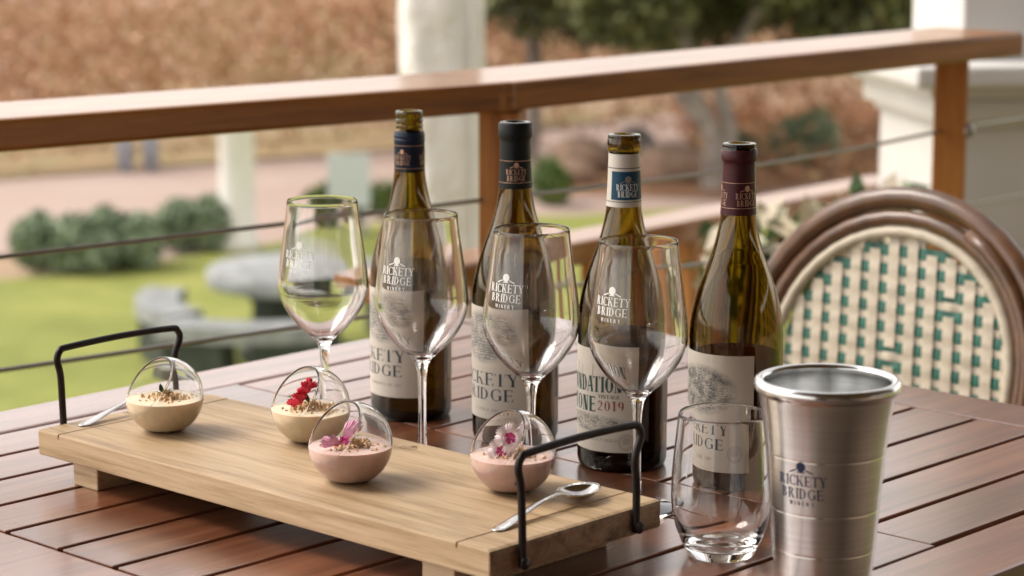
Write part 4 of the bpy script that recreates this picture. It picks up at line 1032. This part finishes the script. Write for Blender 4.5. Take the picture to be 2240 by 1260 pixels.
for k in range(5000):
    x = rg.uniform(2.4, 9); y = rg.uniform(29.0, 37.5); z = GZ + abs(rg.gauss(0, .28)) * max(0, math.sin(x * 1.9 + y * 1.3))
    a = Vector((rg.gauss(0, 1), rg.gauss(0, 1), rg.gauss(0, 1))).normalized(); b = a.cross(Vector((rg.gauss(0, 1), rg.gauss(0, 1), rg.gauss(0, 1)))).normalized(); s = rg.uniform(.04, .09)
    p_ = Vector((x, y, z)); vb.add([p_ - a * s, p_ + b * s * .7, p_ + a * s, p_ - b * s * .7], [(0, 1, 2, 3)])
o = vb.build('vineyard_rows', M['autumn']); tag(o, 'rows of rust and tan autumn vines covering the slope beyond the road', 'vineyard', kind='stuff')
# pale track and far wooded rise
flat('farm_track', [(-60, 62), (60, 66), (60, 72), (-60, 69)], GZ - .04, M['road'])
hv = []; hf = []; nx, ny = 40, 14
for j in range(ny + 1):
    for i in range(nx + 1):
        x = -260 + 520 * i / nx; y = 85 + 260 * j / ny; hv.append((x, y, GZ - .5 + 9 * (j / ny) ** 1.3 * (1 + .25 * math.sin(i * .7) + .1 * math.sin(i * 2.3 + j))))
for j in range(ny):
    for i in range(nx): a = j * (nx + 1) + i; hf.append((a, a + 1, a + nx + 2, a + nx + 1))
M['hill'] = ground_mat('hill_scrub', [(.3, (.05, .065, .025)), (.5, (.12, .12, .05)), (.7, (.24, .17, .09))], .05, s2=.6)
tag(mesh('hills', hv, hf, M['hill'], None, True), kind='structure')

# ---- variegated plant behind the chair
pv = empty('variegated_plant', (.62, 4.35, 0)); tag(pv, 'cream and green variegated plant in a pot behind the rattan chair', 'potted plant')
M['varieg'] = foliage_mat('variegated_leaves', [(.03, .07, .02), (.10, .17, .05), (.62, .56, .42), (.70, .60, .46)], 9)
rg = random.Random(3); mb = MB()
leaves(mb, (-.13, 0, .545), (.17, .13, .12), 420, .032, rg); leaves(mb, (.06, 0, .57), (.14, .13, .13), 320, .030, rg)
mb.build('foliage', M['varieg'], pv)
MB().tube([(0, 0, .2), (.01, 0, .55)], .012, 8).build('stem', M['bark'], pv, True)
MB().lathe([(.10, 0), (.14, .26), (.155, .27), (.155, .30), (.14, .30), (.13, .27), (0, .265)], 32).build('pot', plain('terracotta', (.36, .15, .08), .85, var=.15), pv, True)

# ============================================================ ADDED HOUSE FRONT AND VERANDA ROOF (unseen, invented to shade the table and fill reflections)
hw = empty('house', (0, -2.6, 0)); tag(hw, 'warm plastered house front with a timber veranda roof, mirrored in the steel cup', 'house')
M['housewall'] = plain('warm_plaster', (.30, .24, .19), .85, var=.1, vs=2)
wl = MB()
wl.box((-1.9, -.2, .003), (-1.6, 0, 3.2)).box((-.4, -.2, .003), (1.1, 0, 3.2)).box((2.6, -.2, .003), (8.4, 0, 3.2)).box((-1.6, -.199, 2.2), (-.4, -.001, 3.2)).box((1.1, -.199, 2.2), (2.6, -.001, 3.2)).box((1.1, -.199, .003), (2.6, -.001, .9))
wl.box((8.42, .001, .003), (8.52, 8.4, 2.45))  # unseen side wing, added to cut bright light from the right
wl.build('wall', M['housewall'], hw)
M['darkpane'] = plain('window_pane', (.02, .025, .03), .08)
MB().box((-1.6, -.12, .004), (-.4, -.10, 2.2)).build('door', M['darkpane'], hw); MB().box((1.1, -.12, .9), (2.6, -.10, 2.2)).build('window', M['darkpane'], hw)  # invented openings in the added front
vr = MB(); vr.add([(-2.2, -2.8, 3.0), (8.5, -2.8, 3.0), (8.5, 6.0, 2.55), (-2.2, 1.3, 2.55), (-2.2, -2.8, 3.07), (8.5, -2.8, 3.07), (8.5, 6.0, 2.62), (-2.2, 1.3, 2.62)],
  [(0, 3, 2, 1), (4, 5, 6, 7), (0, 1, 5, 4), (1, 2, 6, 5), (2, 3, 7, 6), (3, 0, 4, 7)])
M['ceil'] = plain('timber_ceiling', (.20, .13, .085), .7, var=.2, vs=6)
rf = vr.build('roof', M['ceil'], hw, loc=(0, 2.6, 0))  # unseen cover, added to darken the sides facing the camera
